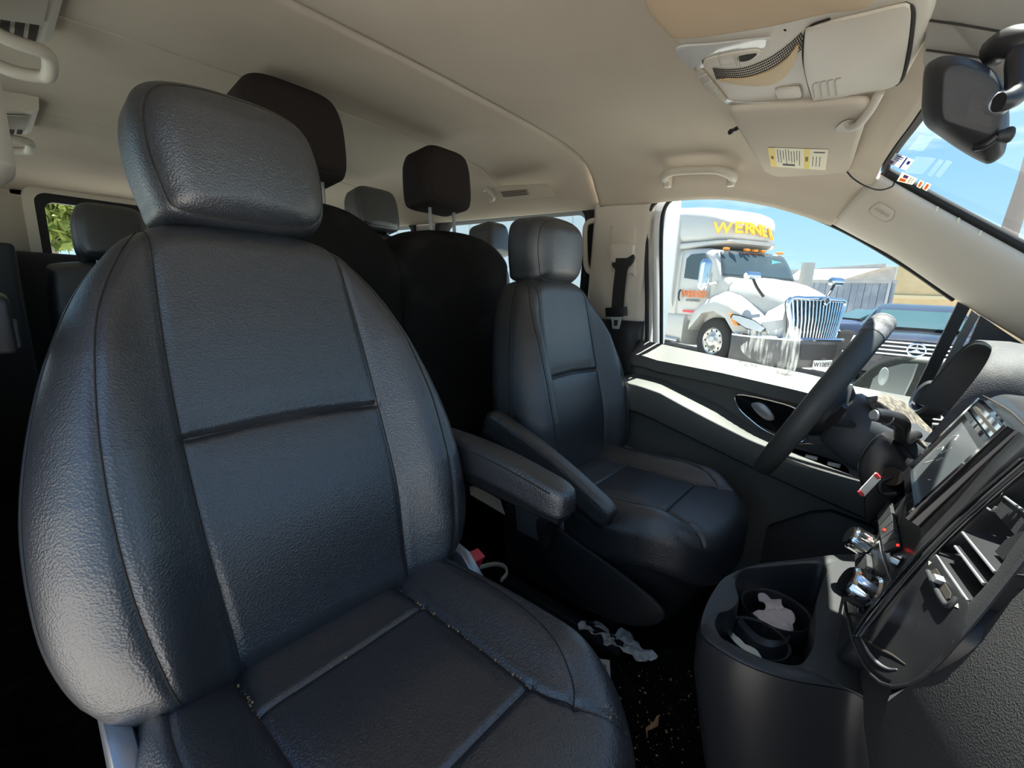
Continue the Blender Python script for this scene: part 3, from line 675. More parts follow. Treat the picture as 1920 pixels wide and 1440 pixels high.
# rear wall with tailgate window
XR = -2.9
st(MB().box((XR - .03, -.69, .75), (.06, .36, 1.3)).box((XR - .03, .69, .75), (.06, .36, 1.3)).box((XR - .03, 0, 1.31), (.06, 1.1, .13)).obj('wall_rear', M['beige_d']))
st(MB().box((XR - .03, 0, .40), (.06, 1.1, .95)).obj('door_2', M['plastic']))
def rr_(y0, y1, z0, z1, rd, x):
    pts = []
    for (cy, cz, a0_) in ((y1 - rd, z1 - rd, 0), (y0 + rd, z1 - rd, 90), (y0 + rd, z0 + rd, 180), (y1 - rd, z0 + rd, 270)):
        for t in range(0, 91, 15): pts.append((x, cy + rd * math.cos(math.radians(a0_ + t)), cz + rd * math.sin(math.radians(a0_ + t))))
    return pts
rw = raw('window_9', rr_(-.44, .46, .90, 1.225, .04, XR - .02), [list(range(28))], M['glass'], None, smooth=False); st(rw)
MB().loft([rr_(-.475, .50, .84, 1.268, .05, XR + .01), rr_(-.475, .50, .84, 1.268, .05, XR + .03), rr_(-.44, .46, .90, 1.225, .04, XR + .02), rr_(-.44, .46, .90, 1.225, .04, XR - .03), rr_(-.51, .54, .80, 1.3, .04, XR - .03)], caps=False).obj('window_frame', M['rubber'], rw)
st(MB().loft([rr_(-.515, .54, .84, 1.295, .05, XR + .0), rr_(-.512, .54, .84, 1.292, .05, XR + .03), rr_(-.475, .50, .86, 1.266, .05, XR + .035), rr_(-.475, .50, .86, 1.266, .05, XR + .0)], caps=False).obj('trim_9', M['beige']))
# dark lower lining at the rear, waist height
st(MB().box((-2.5, -.70, .49), (.85, .22, .98), bev=.02).obj('trim_10', M['plastic']))
st(MB().box((-2.86, 0, .49), (.06, 1.2, .96), bev=.02).obj('trim_11', M['plastic']))

# ---- passenger side pillar, close to the left edge of the view
def pill(o, nm, mt, z0, z1, xr, yr): 
    rows = []
    for z in np.linspace(z0, z1, 16):
        k = (z - z0) / (z1 - z0); e_ = math.sqrt(max(0, 1 - max(0, (abs(k - .5) * 2 - .6) / .4) ** 2))
        c_ = (xr[0] + xr[1]) / 2, (yr[0] + yr[1]) / 2; hx, hy = (xr[1] - xr[0]) / 2, (yr[1] - yr[0]) / 2
        rows.append([(c_[0] + hx * np.sign(math.cos(t)) * abs(math.cos(t)) ** .5, c_[1] - hy + (hy + hy * np.sign(math.sin(t)) * abs(math.sin(t)) ** .5) * (e_ if t < math.pi else 1), z) for t in np.linspace(0, 2 * math.pi, 32, endpoint=False)])
    return MB().loft(rows).obj(nm, mt, o)
st(pill(None, 'trim_12', M['beige'], .962, 1.092, (-.34, -.12), (-.80, -.634)))
st(MB().box((-.26, -.80, 1.06), (.24, .10, .62), bev=.02).obj('trim_13', M['beige']))
st(MB().box((-.26, -.80, .38), (.24, .10, .77), bev=.02).obj('trim_14', M['plastic']))

# ---------------------------------------------------------------- dashboard
dashb = thing('dashboard', 'black van dashboard with centre stack, at the right edge of the view', 'dashboard', (.75, 0, .5))
ZS = [.845, .82, .78, .74, .66, .57, .50, .46, .38, .30, .10]
XD = {-.80: [.78, .73, .70, .68, .66, .66, .67, .68, .70, .74, .82],
      -.45: [.76, .70, .665, .645, .625, .62, .63, .64, .66, .70, .78],
      -.30: [.74, .675, .645, .62, .595, .58, .588, .60, .62, .655, .74],
      -.215: [.72, .655, .618, .603, .578, .542, .553, .565, .59, .62, .70],
      -.195: [.72, .70, .69, .69, .66, .545, .545, .555, .58, .61, .69],
      -.10: [.72, .70, .69, .69, .66, .55, .530, .537, .56, .585, .66],
      0.0: [.72, .65, .62, .60, .575, .55, .530, .525, .545, .57, .65],
      .10: [.72, .65, .62, .60, .575, .555, .535, .537, .56, .585, .66],
      .20: [.74, .67, .65, .62, .60, .57, .565, .58, .60, .63, .70],
      .26: [.78, .74, .72, .70, .66, .63, .64, .65, .67, .70, .78],
      .58: [.78, .74, .72, .70, .66, .64, .65, .66, .68, .72, .80],
      .66: [.74, .69, .67, .65, .64, .65, .66, .67, .70, .74, .82],
      .74: [.74, .69, .67, .66, .66, .67, .68, .69, .71, .75, .83]}
rows = []
for y in sorted(XD):
    r = [(1.22, y, .79), (1.0, y, .825), (.85, y, .845)] + [(x, y, z if z > .1 else .02) for x, z in zip(XD[y], ZS)]
    rows.append(r)
body = sheet('dash_body', rows, M['dash'], dashb, thick=.012, sub=None)
def xf(z): return np.interp(z, [.40, .43, .49, .54, .60, .66, .71, .76, .80, .84], [.520, .512, .505, .517, .537, .552, .570, .586, .603, .63])
XQ = lambda y, z: float(xf(z)) + .15 * max(0, -y - .095) + .10 * max(0, y - .12)
# centre stack face (shield shape)
sh = [(.0, .805), (.10, .803), (.165, .79), (.180, .74), (.178, .66), (.168, .60), (.150, .55), (.115, .50), (.06, .462), (0, .452), (-.05, .462), (-.085, .49), (-.095, .53), (-.095, .62), (-.095, .72), (-.095, .795), (-.05, .805)]
f_ = lambda a, h: -(xf(h) + .10 * np.maximum(0, a - .12) + .15 * np.maximum(0, -a - .095)) - groove(a, h, [[(.176, .645), (.12, .640), (.04, .618), (-.03, .60), (-.095, .585)]], .002, .0015)
t3 = lambda a, h, d: np.stack([-d, a, h], 1)
pillow(sh, (.04, .64), f_, t3, .012, .05, 60, 300, back=0).obj('stack_face', M['plastic_s'], dashb, sharp=60)
def FA(px, py, o=0.0):
    """point of the stack face (pushed out by o) on the ray through the given direction"""
    y = -.05
    d = ROT.T @ np.array([(px - 960) / F_PX, (720 - py) / F_PX, -1.0]); lo, hi = .05, 1.6
    g = lambda t: (CAM[0] + t * d[0]) - (XQ(CAM[1] + t * d[1], CAM[2] + t * d[2]) - o)
    ts = np.linspace(.15, 1.6, 200); v = [g(t) for t in ts]
    for i in range(199):
        if v[i] < 0 <= v[i + 1]:
            lo, hi = ts[i], ts[i + 1]; break
    for _ in range(30):
        m_ = (lo + hi) / 2
        if g(m_) < 0: lo = m_
        else: hi = m_
    return tuple(CAM + d * lo)
FL = lambda pts, o=0.0: [FA(a, b, o) for a, b in pts]
def fpoly(name, pts, mt, h=.003, o=0.0, par=dashb, n=0, bev=0):
    P = FL(pts, o); P = cat(P, n, True) if n else P
    return MB().prism([(p[0], p[1], p[2]) for p in P], (-h, 0, 0), bev=bev).obj(name, M[mt], par, sharp=30)
def fline(name, pts, mt, r=.0012, o=.002, par=dashb, n=40):
    P = cat(FL(pts, o), n); rr_ = [r * (.35 + .65 * math.sin(math.pi * (k + .5) / n)) for k in range(n)] if n > 12 else r
    return MB().tube(P, rr_, 8).obj(name, M[mt], par)
# flange and smooth lower panel right of the bezel, one moulded piece around the vent opening
pan = cat([(1752, 1037), (1736, 1050), (1700, 1088), (1660, 1134), (1616, 1192), (1607, 1210), (1618, 1240), (1640, 1268), (1668, 1285), (1700, 1283), (1745, 1255), (1800, 1196), (1816, 1134), (1798, 1108), (1775, 1072)], 80, True)
pc = pan.mean(0); R_ = [[(q[0] + .02, q[1], q[2]) for q in FL(pan, .002)]] + [FL([tuple(pc + (q - pc) * k) for q in pan], o_) for k, o_ in ((1, .001), (.985, .0025), (.9, .003), (.6, .003), (.3, .003), (.01, .003))]
MB().loft(R_, caps=False).obj('lower_panel', M['plastic_s'], dashb, sharp=60)
fa_, fb_ = [(1816, 1131), (1840, 1106), (1866, 1076), (1896, 1030), (1926, 990)], [(1798, 1198), (1832, 1161), (1862, 1123), (1894, 1084), (1928, 1043)]
MB().loft([[(q[0] + .02, q[1], q[2]) for q in FL(fa_, 0)], FL(fa_, .001), FL([((a[0] + b[0]) / 2, (a[1] + b[1]) / 2) for a, b in zip(fa_, fb_)], .003), FL(fb_, .001)], closed=False).obj('vent_flange', M['plastic'], dashb)
fline('panel_edge', [(1614, 1196), (1628, 1222), (1646, 1243), (1665, 1254), (1682, 1255)], 'silver', .0017, .003)
fline('panel_slot', [(1612, 1192), (1648, 1216), (1672, 1228), (1698, 1246)], 'seamdark', .0014, .003)
# bezel strips that run along the stack
for dx_, r_, mt, o_ in ((0, .0022, 'plastic', .004), (-10, .0030, 'gloss', .003), (-20, .0016, 'plastic', .003), (9, .0022, 'gloss', .002)):
    MB().tube(cat(FL([(1935 + dx_, 862 + dx_ * .0 - dx_ * 0), (1860 + dx_, 926), (1800 + dx_, 980), (1740 + dx_, 1040), (1690 + dx_, 1096), (1640 + dx_, 1158), (1612 + dx_ * .6, 1193)], o_), 60), r_, 10).obj('bezel_strip', M[mt], dashb)
# surround ridge that swoops round the shield down to the console
sr = [(1925, 1042), (1860, 1125), (1800, 1197), (1745, 1257), (1702, 1285), (1668, 1287), (1640, 1271), (1616, 1240), (1598, 1198), (1588, 1150), (1584, 1105), (1588, 1062)]
MB().tube(cat(FL(sr, .001), 90), .0018, 8).obj('surround_ridge', M['plastic'], dashb)
# vent cavity: vanes, torn ducts, slider
def vane(p0, p1, nm='vent_vane', mt='plastic_s', dpt=.05, up=.012):
    a0, a1 = np.array(FA(*p0, .0)), np.array(FA(*p1, .0))
    o = MB().prism([tuple(a0), tuple(a1), tuple(a1 + [dpt, .0, up]), tuple(a0 + [dpt, 0, up])], (0, 0, .0022)).obj(nm, M[mt], dashb)
    MB().tube([tuple(a0 + [-.0005, 0, .001]), tuple(a1 + [-.0005, 0, .001])], .0013, 8).obj('vane_edge', M['silver'], o)
vane((1752, 1037), (1816, 1130)); vane((1792, 1027), (1846, 1098)); vane((1806, 1001), (1867, 1076))
a0, a1, a2, a3 = [np.array(FA(*q, -.012)) for q in ((1884, 932), (1930, 966), (1903, 1003), (1862, 957))]
o = MB().prism([tuple(a0), tuple(a1), tuple(a2), tuple(a3)], (.002, 0, 0)).obj('duct_plate', M['plastic'], dashb, smooth=False)
MB().tube([tuple(a0), tuple(a1)], .0012, 8).obj('plate_edge', M['silver'], o)
t_b = [np.array(FA(*q, -.004)) for q in ((1865, 1034), (1885, 1012), (1903, 1002), (1919, 995), (1905, 1022), (1881, 1050))]
MB().prism([tuple(q) for q in t_b], (.006, 0, .0)).obj('duct_tab', M['plastic_s'], dashb, smooth=False)
fline('duct_clip', [(1850, 952), (1860, 958), (1868, 950)], 'silver', .0010, -.01, dashb, 12)
MB().tube(cat(FL([(1740, 1072), (1752, 1098), (1766, 1124), (1776, 1136), (1786, 1132), (1793, 1120)], .004), 30), .0024, 10).obj('slider_frame', M['plastic'], dashb)
fpoly('slider_slot', [(1744, 1072), (1756, 1066), (1784, 1112), (1782, 1122), (1776, 1124)], 'seamdark', .0006, .003)
fpoly('slider_knob', [(1761, 1084), (1769, 1081), (1774, 1092), (1766, 1097)], 'silver', .006, .003)
fpoly('arrow_mark', [(1742, 1052), (1747, 1055), (1742, 1060)], 'labelpaper', .0004, .003); fpoly('arrow_mark', [(1791, 1137), (1796, 1132), (1797, 1140)], 'labelpaper', .0004, .003)
fline('radio_trim', [(1707, 884), (1708, 900), (1714, 922), (1726, 950), (1739, 974)], 'silver', .0022, .003)
fline('lid_seam', [(1842, 741), (1862, 752), (1895, 772), (1925, 800)], 'seamdark', .0012, .0)
# ---- radio
rad = MB()
def RP(y, z, o): # point on the radio plane, o towards the seats
    n_ = (-.91, 0, .41); return (.5545 + (z - .689) * .443 + n_[0] * o, y, z + n_[2] * o)
yL, yR, zb_, zt_ = .118, -.042, .683, .766
def slab(y0, y1, z0, z1, o0, o1): return [RP(y0, z0, o0), RP(y1, z0, o0), RP(y1, z1, o0), RP(y0, z1, o0)], tuple(np.array(RP(0, .7, o1)) - np.array(RP(0, .7, o0)))
radio = MB().prism(*slab(yL + .010, yR - .010, zb_ - .012, zt_ + .022, -.02, .004), bev=.001).obj('radio', M['gloss'], dashb, sharp=30)
# (frame bars around the display)
for a in ((yL + .010, yL, zb_ - .012, zt_ + .022), (yR, yR - .010, zb_ - .012, zt_ + .022), (yL, yR, zb_ - .010, zb_), (yL, yR, zt_, zt_ + .005)):
    MB().prism(*slab(a[0], a[1], a[2], a[3], .004, .010), bev=.001).obj('radio_frame', M['gloss'], radio, sharp=30)
MB().prism(*slab(yL, yR, zb_, zt_, .002, .006)).obj('radio_display', M['screen'], radio, smooth=False)
MB().prism(*slab(yL + .004, yR - .004, zt_ + .006, zt_ + .018, .004, .008), bev=.001).obj('disc_slot', M['chrome'], radio)
MB().prism(*slab(yL + .0, yR - .0, zt_ + .010, zt_ + .013, .008, .0085)).obj('slot_gap', M['seamdark'], radio)
for k in range(9):
    z_ = zb_ - .006 + k * .0115
    MB().prism(*slab(yL + .018, yL + .011, z_, z_ + .007, .0, .005), bev=.0005).obj('mounting_tab', M['steel'], radio)
# scratches on the display
for P in ([(.10, .72), (.085, .728), (.07, .722), (.055, .735)], [(.09, .742), (.075, .748), (.07, .742)], [(.06, .715), (.048, .723)], [(.095, .70), (.07, .712)], [(.02, .70), (.012, .703)]):
    MB().tube([RP(y, z, .0061) for y, z in P], .0004, 4).obj('scratch', M['paper'], radio)
# ---- climate buttons and knobs
L_b, R_b = np.array([(1650, 965), (1665, 1038)], float), np.array([(1672, 932), (1691, 1028)], float)
for k in range(6):
    u0, u1 = k / 6 + .006, (k + 1) / 6 - .006
    q = [L_b[0] + (L_b[1] - L_b[0]) * u0, R_b[0] + (R_b[1] - R_b[0]) * u0, R_b[0] + (R_b[1] - R_b[0]) * u1, L_b[0] + (L_b[1] - L_b[0]) * u1]
    bb = fpoly('climate_button', [tuple(v) for v in q], 'plastic', .0045, .001, dashb, 0, .0008)
    if k in (2, 5):
        c_ = (q[0] + q[3]) / 2 * (.9 if k == 2 else .2) + (q[1] + q[2]) / 2 * (.1 if k == 2 else .8)
        fpoly('indicator_light', [(c_[0] - 2, c_[1] - 2), (c_[0] + 2, c_[1] - 2), (c_[0] + 2, c_[1] + 2), (c_[0] - 2, c_[1] + 2)], 'redglow', .0008, .0058, bb)
fline('button_trim', [(1648, 985), (1650, 1015), (1656, 1045), (1664, 1072), (1672, 1094)], 'silver', .0013, .002)
fpoly('button_recess', [(1668, 1044), (1694, 1042), (1686, 1056), (1678, 1068), (1672, 1058)], 'gloss', .0005, .0016)
fpoly('rocker_switch', [(1616, 1034), (1632, 1036), (1636, 1075), (1618, 1082), (1612, 1060)], 'plastic', .006, .001, dashb, 24, .001)
def knob(px, py, r, out=.022):
    k = Vector(FA(px, py, out)); ax = Vector((-.90, -.12, .36)).normalized(); s1_ = ax.cross(Vector((0, 0, 1))).normalized(); s2_ = ax.cross(s1_)
    ring_ = lambda t, rad: [tuple(k + ax * t + (s1_ * math.cos(q) + s2_ * math.sin(q)) * rad * (1 + (.05 * (math.sin(q * 9) > 0) if rad == r else 0))) for q in np.linspace(0, 2 * math.pi, 72, endpoint=False)]
    o = MB().loft([ring_(-out - .01, r * 1.2), ring_(-.014, r * 1.18), ring_(-.012, r * 1.02), ring_(-.010, r), ring_(.006, r), ring_(.009, r * .93), ring_(.010, r * .86)]).obj('dial', M['chrome'], dashb, sharp=25)
    MB().loft([ring_(.010, r * .85), ring_(.0115, r * .80), ring_(.012, r * .1)]).obj('dial_face', M['gloss'], o)
    return o
knob(1607, 1012, .0165); knob(1604, 1098, .0200, .02)
# ---- instrument hood
hd_rows = []
arch = cat([(.235, .70), (.238, .76), (.252, .815), (.295, .843), (.36, .850), (.45, .850), (.53, .843), (.575, .822), (.597, .77), (.603, .70)], 60)
for k, (dx_, sc_) in enumerate(((.0, .985), (-.004, .995), (.0, 1.005), (.03, 1.01), (.10, 1.0), (.18, .95), (.26, .85))):
    hd_rows.append([(.560 + (z - .69) * .36 + dx_, .42 + (y - .42) * sc_, .70 + (z - .70) * sc_ + (0 if dx_ < .1 else -.01)) for y, z in arch])
hood = sheet('instrument_hood', hd_rows, M['dashtop'], dashb, thick=0.0)
inn = []
for k, dx_ in enumerate((-.002, .03, .08, .13)):
    inn.append([(.560 + (z - .69) * .36 + dx_, .42 + (y - .42) * (.955 - k * .02), .70 + (z - .70) * (.955 - k * .03)) for y, z in arch])
sheet('hood_lining', [hd_rows[0]] + inn, M['emboss'], hood)
MB().box((.70, .42, .74), (.02, .33, .20)).obj('instrument_panel', M['gloss'], dashb)
for y_ in (.335, .505):
    MB().loft([[(.688, y_ + .062 * math.cos(t) * k, .765 + .062 * math.sin(t) * k) for t in np.linspace(0, 2 * math.pi, 40, endpoint=False)] for k in (1.0, .93)], caps=False).obj('gauge_ring', M['chrome'], dashb)
MB().cyl(A(1748, 800, y=.30), tuple(np.array(A(1762, 797, y=.30)) + np.array([.02, 0, 0])), .007, 14).obj('reset_knob', M['plastic_s'], dashb)
# round side vent at the far end of the dash
vc = np.array(A(1733, 745, y=.70)); ax = Vector((-.9, -.3, .3)).normalized(); s1 = ax.cross(Vector((0, 0, 1))).normalized(); s2 = ax.cross(s1)
rg = lambda r, o: [tuple(Vector(vc) + ax * o + s1 * r * math.cos(t) + s2 * r * math.sin(t)) for t in np.linspace(0, 2 * math.pi, 36, endpoint=False)]
vo = MB().loft([rg(.040, -.03), rg(.044, 0), rg(.040, .006), rg(.034, .003), rg(.033, -.02), rg(.001, -.02)], caps=False).obj('round_vent', M['silver'], dashb)
for k in (-.018, 0, .018):
    MB().prism([tuple(Vector(vc) + ax * -.004 + s1 * a + s2 * (k + b)) for a, b in ((-.028, -.001), (.028, -.001), (.028, .001), (-.028, .001))], tuple(ax * -.012)).obj('vent_slat', M['gloss'], vo)

# dusty cowl under the column
dc = AL([(1622, 745), (1660, 760), (1700, 800), (1745, 850), (1720, 885), (1690, 860), (1665, 830), (1650, 790)], y=.36)
MB().prism(cat(dc, 50, True), (.03, .14, -.01), bev=.004).obj('column_cowl', M['dusty'], dashb)
kp = AL([(1606, 868), (1650, 812), (1692, 850), (1712, 890), (1690, 925), (1648, 968), (1622, 985), (1616, 930)], y=.30)
MB().prism(cat(kp, 40, True), (.05, .25, -.02), bev=.01).obj('knee_panel', M['plastic_s'], dashb)

# ---------------------------------------------------------------- steering wheel and column
WC = Vector((.407, .415, .708)); UP = Vector((.425, 0, .905)).normalized(); SIDE = Vector((0, 1, 0)); AX = SIDE.cross(UP).normalized()
if AX.x > 0: AX = -AX          # towards the driver
UP = (UP + AX * 0.02).normalized(); AX = SIDE.cross(UP).normalized(); AX = AX if AX.x < 0 else -AX
sw_ = thing('steering_wheel', 'black leather steering wheel with worn peeling top, seen edge-on', 'steering wheel', tuple(WC))
RW = .178
def wp(t, r=RW, o=0): return tuple(WC + SIDE * (r * math.sin(t)) + UP * (r * math.cos(t)) + AX * o)
n = 120; rr = []
ring = [wp(2 * math.pi * k / n) for k in range(n)]
def torus(t0, t1, rad, mt, nm, par, nn=90):
    R_ = []
    for k in range(nn + 1):
        t = t0 + (t1 - t0) * k / nn; c_ = Vector(wp(t)); d_ = (c_ - WC).normalized()
        R_.append([tuple(c_ + d_ * (rad * .92 * math.cos(q)) + AX * (rad * 1.12 * math.sin(q))) for q in np.linspace(0, 2 * math.pi, 20, endpoint=False)])
    return MB().loft(R_).obj(nm, mt, par)
tp = math.radians(32)
torus(-tp, tp, .0185, M['wornrim'], 'worn_rim_top', sw_, 40)
torus(tp, 2 * math.pi - tp, .0175, M['rimgrey'], 'rim', sw_, 120)
hubp = lambda t, k, o: tuple(WC + SIDE * (k * .075 * math.sin(t)) + UP * (k * .062 * math.cos(t) - .01) + AX * o)
MB().loft([[hubp(t, k, o) for t in np.linspace(0, 2 * math.pi, 40, endpoint=False)] for k, o in ((.8, -.045), (1.0, -.03), (1.03, 0), (.95, .012), (.6, .020), (.05, .022))]).obj('airbag_hub', M['plastic'], sw_)
for s in (-1, 1):
    MB().loft([[tuple(WC + SIDE * (s * a) + UP * (b * k - .005) + AX * o) for a, b, o in ((.06, .022, -.01), (.06, .022, .008), (.06, -.022, .008), (.06, -.022, -.01))] if i == 0 else [tuple(WC + SIDE * (s * .17) + UP * (b - .0) + AX * o) for b, o in ((.014, -.01), (.014, .006), (-.014, .006), (-.014, -.01))] for i, k in ((0, 1), (1, 1))]).obj('spoke', M['silver'], sw_, sharp=30)
MB().loft([[tuple(WC + SIDE * a + UP * z + AX * o) for a, o in ((-.02, -.01), (-.02, .006), (.02, .006), (.02, -.01))] for z in (-.06, -.168)]).obj('spoke', M['silver'], sw_, sharp=30)
col = thing('steering_column', 'black steering column shroud behind the wheel', 'steering column', tuple(WC - AX * .1))
R_ = []
for o, a, b, c_ in ((-.035, .050, .045, 0), (-.05, .068, .058, 0), (-.10, .074, .062, -.004), (-.15, .072, .064, -.008), (-.19, .066, .060, -.010), (-.26, .05, .05, -.01)):
    R_.append([tuple(WC + AX * o + SIDE * (a * np.sign(math.sin(t)) * abs(math.sin(t)) ** .75) + UP * (c_ - .012 + b * np.sign(math.cos(t)) * abs(math.cos(t)) ** .75)) for t in np.linspace(0, 2 * math.pi, 48, endpoint=False)])
MB().loft(R_).obj('shroud', M['shroudgrey'], col, sharp=60)
# gear stalk on the right of the column, near side
s0, s1_, s2_ = A(1692, 822, y=.31), A(1690, 792, y=.25), A(1640, 778, y=.22)
stk = MB().tube(cat([tuple(np.array(s0) + np.array([.02, .05, 0])), s0, s1_, tuple((np.array(s1_) + np.array(s2_)) / 2 + np.array([0, 0, .003])), s2_], 24), [.008, .008, .008, .009] + [.0105] * 10 + [.0112] * 9 + [.0105], 16).obj('gear_stalk', M['plastic_s'], col)
e0 = np.array(s2_); d_ = e0 - np.array(s1_); d_ /= np.linalg.norm(d_)
MB().tube([tuple(e0 - d_ * .002), tuple(e0 + d_ * .003)], [.0105, .0075], 16).obj('park_button', M['silver'], stk)
MB().tube([tuple(e0 - d_ * .020), tuple(e0 - d_ * .022)], [.0118, .0118], 18).obj('ring', M['silver'], stk)
MB().tube([tuple(WC - AX * .07 + SIDE * -.06), A(1560, 790, y=.25), A(1585, 762, y=.22)], [.006, .008, .005], 10).obj('wiper_stalk', M['plastic_s'], col)
# ignition key with tag
key = thing('car_key', 'car key with white and red tag hanging from the ignition', 'key', A(1668, 905, y=.27))
MB().cyl(A(1685, 905, y=.29), A(1672, 893, y=.265), .016, 20).obj('key_head', M['gloss'], key)
MB().tube(cat([A(1672, 893, y=.265), A(1650, 905, y=.26), A(1655, 925, y=.26), A(1680, 925, y=.265)], 16), .004, 8).obj('key_ring', M['plastic_s'], key)
k0, k1 = np.array(A(1640, 893, y=.255)), np.array(A(1610, 925, y=.255))
kt = MB().prism([tuple(k0 + np.array([0, 0, .006])), tuple(k0 - np.array([-.008, 0, .004])), tuple(k1 - np.array([-.008, 0, .004])), tuple(k1 + np.array([0, 0, .006]))], (0, .006, 0), bev=.001).obj('key_tag', M['paper'], key)
for p in (k0, k1): MB().box(tuple(p + np.array([.003, .002, .001])), (.009, .0075, .006), Matrix.Rotation(.8, 3, 'Y'), .001).obj('tag_end', M['red'], kt)

# ---------------------------------------------------------------- centre console with cup holders
cc = thing('center_console', 'black cup holder console between the front seats, joined to the dash', 'console', (.45, 0, .3))
ZC = .50
oc_ = [A(a, b, z=ZC)[:2] for a, b in [(1590, 1290), (1480, 1270), (1400, 1243), (1335, 1205), (1312, 1180), (1316, 1148), (1335, 1108), (1362, 1078), (1420, 1057), (1500, 1047), (1590, 1038)]]
oc_ = oc_ + [(.545, .20), (.555, .0), (.555, -.12)]
ho_ = [A(a, b, z=ZC)[:2] for a, b in [(1380, 1098), (1385, 1078), (1405, 1066), (1460, 1060), (1530, 1055), (1549, 1068), (1540, 1095), (1528, 1140), (1528, 1195), (1512, 1232), (1490, 1245), (1440, 1235), (1390, 1213), (1350, 1190), (1341, 1170), (1352, 1148), (1372, 1142), (1386, 1122)]]
no = 140
Oc, Hc2 = cat(oc_, no, True), cat(ho_, no, True)
# align start index
c0 = Hc2.mean(0)
an = lambda P: np.unwrap(np.arctan2(P[:, 1] - c0[1], P[:, 0] - c0[0]))
def byang(P):
    a_ = np.arctan2(P[:, 1] - c0[1], P[:, 0] - c0[0]); i = int(np.argmin(a_)); P = np.roll(P, -i, 0)
    return P if (np.arctan2(P[3, 1] - c0[1], P[3, 0] - c0[0]) > np.arctan2(P[0, 1] - c0[1], P[0, 0] - c0[0])) else np.roll(P[::-1], 1, 0)
Ha = byang(Hc2); Oa = byang(Oc)
hz = lambda P, z: [(p[0], p[1], z) for p in P]
sc2 = lambda P, k: c0 + (P - c0) * k
MB().loft([hz(sc2(Oa, .975), ZC - .02), hz(sc2(Oa, .99), ZC - .004), hz(sc2(Oa, .975), ZC), hz(Ha * .5 + Oa * .5, ZC + .001), hz(sc2(Ha, 1.02), ZC), hz(Ha, ZC - .003), hz(sc2(Ha, .985), ZC - .03), hz(sc2(Ha, .96), ZC - .075), hz(sc2(Ha, .5), ZC - .077), hz(sc2(Ha, .01), ZC - .077)], caps=False).obj('console_top', M['plastic'], cc, sharp=60)
R_ = []
for z, k, dx_ in ((ZC - .004, 1.0, 0), (ZC - .02, 1.012, 0), (ZC - .06, 1.02, .004), (ZC - .14, 1.0, .02), (.25, .97, .045), (.12, .93, .08), (0, .9, .11)):
    R_.append([(p[0] + dx_, p[1], z) for p in sc2(Oa, k)])
MB().loft(R_, caps=False).obj('console_body', M['plastic_s'], cc, sharp=60)
for (a, b), r in (((1452, 1150), .047), ((1418, 1205), .040)):
    c_ = np.array(A(a, b, z=ZC - .045))
    ci = lambda r_, z: [(c_[0] + r_ * math.cos(t), c_[1] + r_ * math.sin(t), z) for t in np.linspace(0, 2 * math.pi, 48, endpoint=False)]
    MB().loft([ci(r, ZC - .073), ci(r, ZC - .040), ci(r - .002, ZC - .036), ci(r - .005, ZC - .038), ci(r - .006, ZC - .07)], caps=False).obj('cup_ring', M['rubber'], cc)
rp = [A(a, b, z=ZC - .035) for a, b in ((1385, 1160), (1420, 1182), (1455, 1196), (1480, 1198))]
MB().loft([[(p[0] + .0, p[1] + w_, ZC - .075) for p in cat(rp, 20)] for w_ in (-.022,)] + [[(p[0], p[1] + w_, ZC - .035 - .012 * math.sin(math.pi * i / 19)) for i, p in enumerate(cat(rp, 20))] for w_ in (-.008, .0, .008)] + [[(p[0], p[1] + .022, ZC - .075) for p in cat(rp, 20)]], closed=False).obj('cup_divider', M['plastic_s'], cc)
def napkin(name, label, pts, mt, z0, amp=.012, seed=1, cat_='napkin', n=26, fold=None):
    """crumpled sheet over an outline"""
    rnd = np.random.RandomState(seed); O_ = cat(pts, 48, True); c_ = O_.mean(0); rows = []
    ph = rnd.rand(8) * 6; fr = rnd.rand(8, 2) * 90 + 40
    for k in np.linspace(1, .02, 14):
        P = c_ + (O_ - c_) * k
        P = P + np.stack([.003 * np.sin(P[:, 1] * 160 + ph[0]), .003 * np.sin(P[:, 0] * 170 + ph[1])], 1)
        z = sum(np.abs(np.sin(P[:, 0] * fr[i, 0] + P[:, 1] * fr[i, 1] * (-1) ** i + ph[i])) for i in range(5)) / 5 * amp
        rows.append([(P[j, 0], P[j, 1], z0(P[j, 0], P[j, 1]) + z[j] + .001) for j in range(48)])
    o = MB().loft(rows, caps=False).obj(name, mt, None, sharp=12); tag(o, label, cat_)
    md = o.modifiers.new('thick', 'SOLIDIFY'); md.thickness = .0006
    return o
q = [A(a, b, z=ZC - .05)[:2] for a, b in ((1430, 1105), (1450, 1112), (1468, 1135), (1485, 1160), (1488, 1185), (1470, 1190), (1440, 1182), (1420, 1165), (1412, 1150), (1434, 1150), (1425, 1125))]
napkin('napkin', 'crumpled pinkish napkin in the larger cup holder', q, M['pinkpaper'], lambda x, y: ZC - .060, .020, 3)
q = [A(a, b, z=ZC - .05)[:2] for a, b in ((1368, 1178), (1380, 1190), (1395, 1205), (1420, 1222), (1435, 1236), (1400, 1228), (1365, 1205), (1350, 1192))]
napkin('napkin', 'folded pale napkin in the smaller front cup holder', q, M['labelpaper'], lambda x, y: ZC - .060, .015, 5)

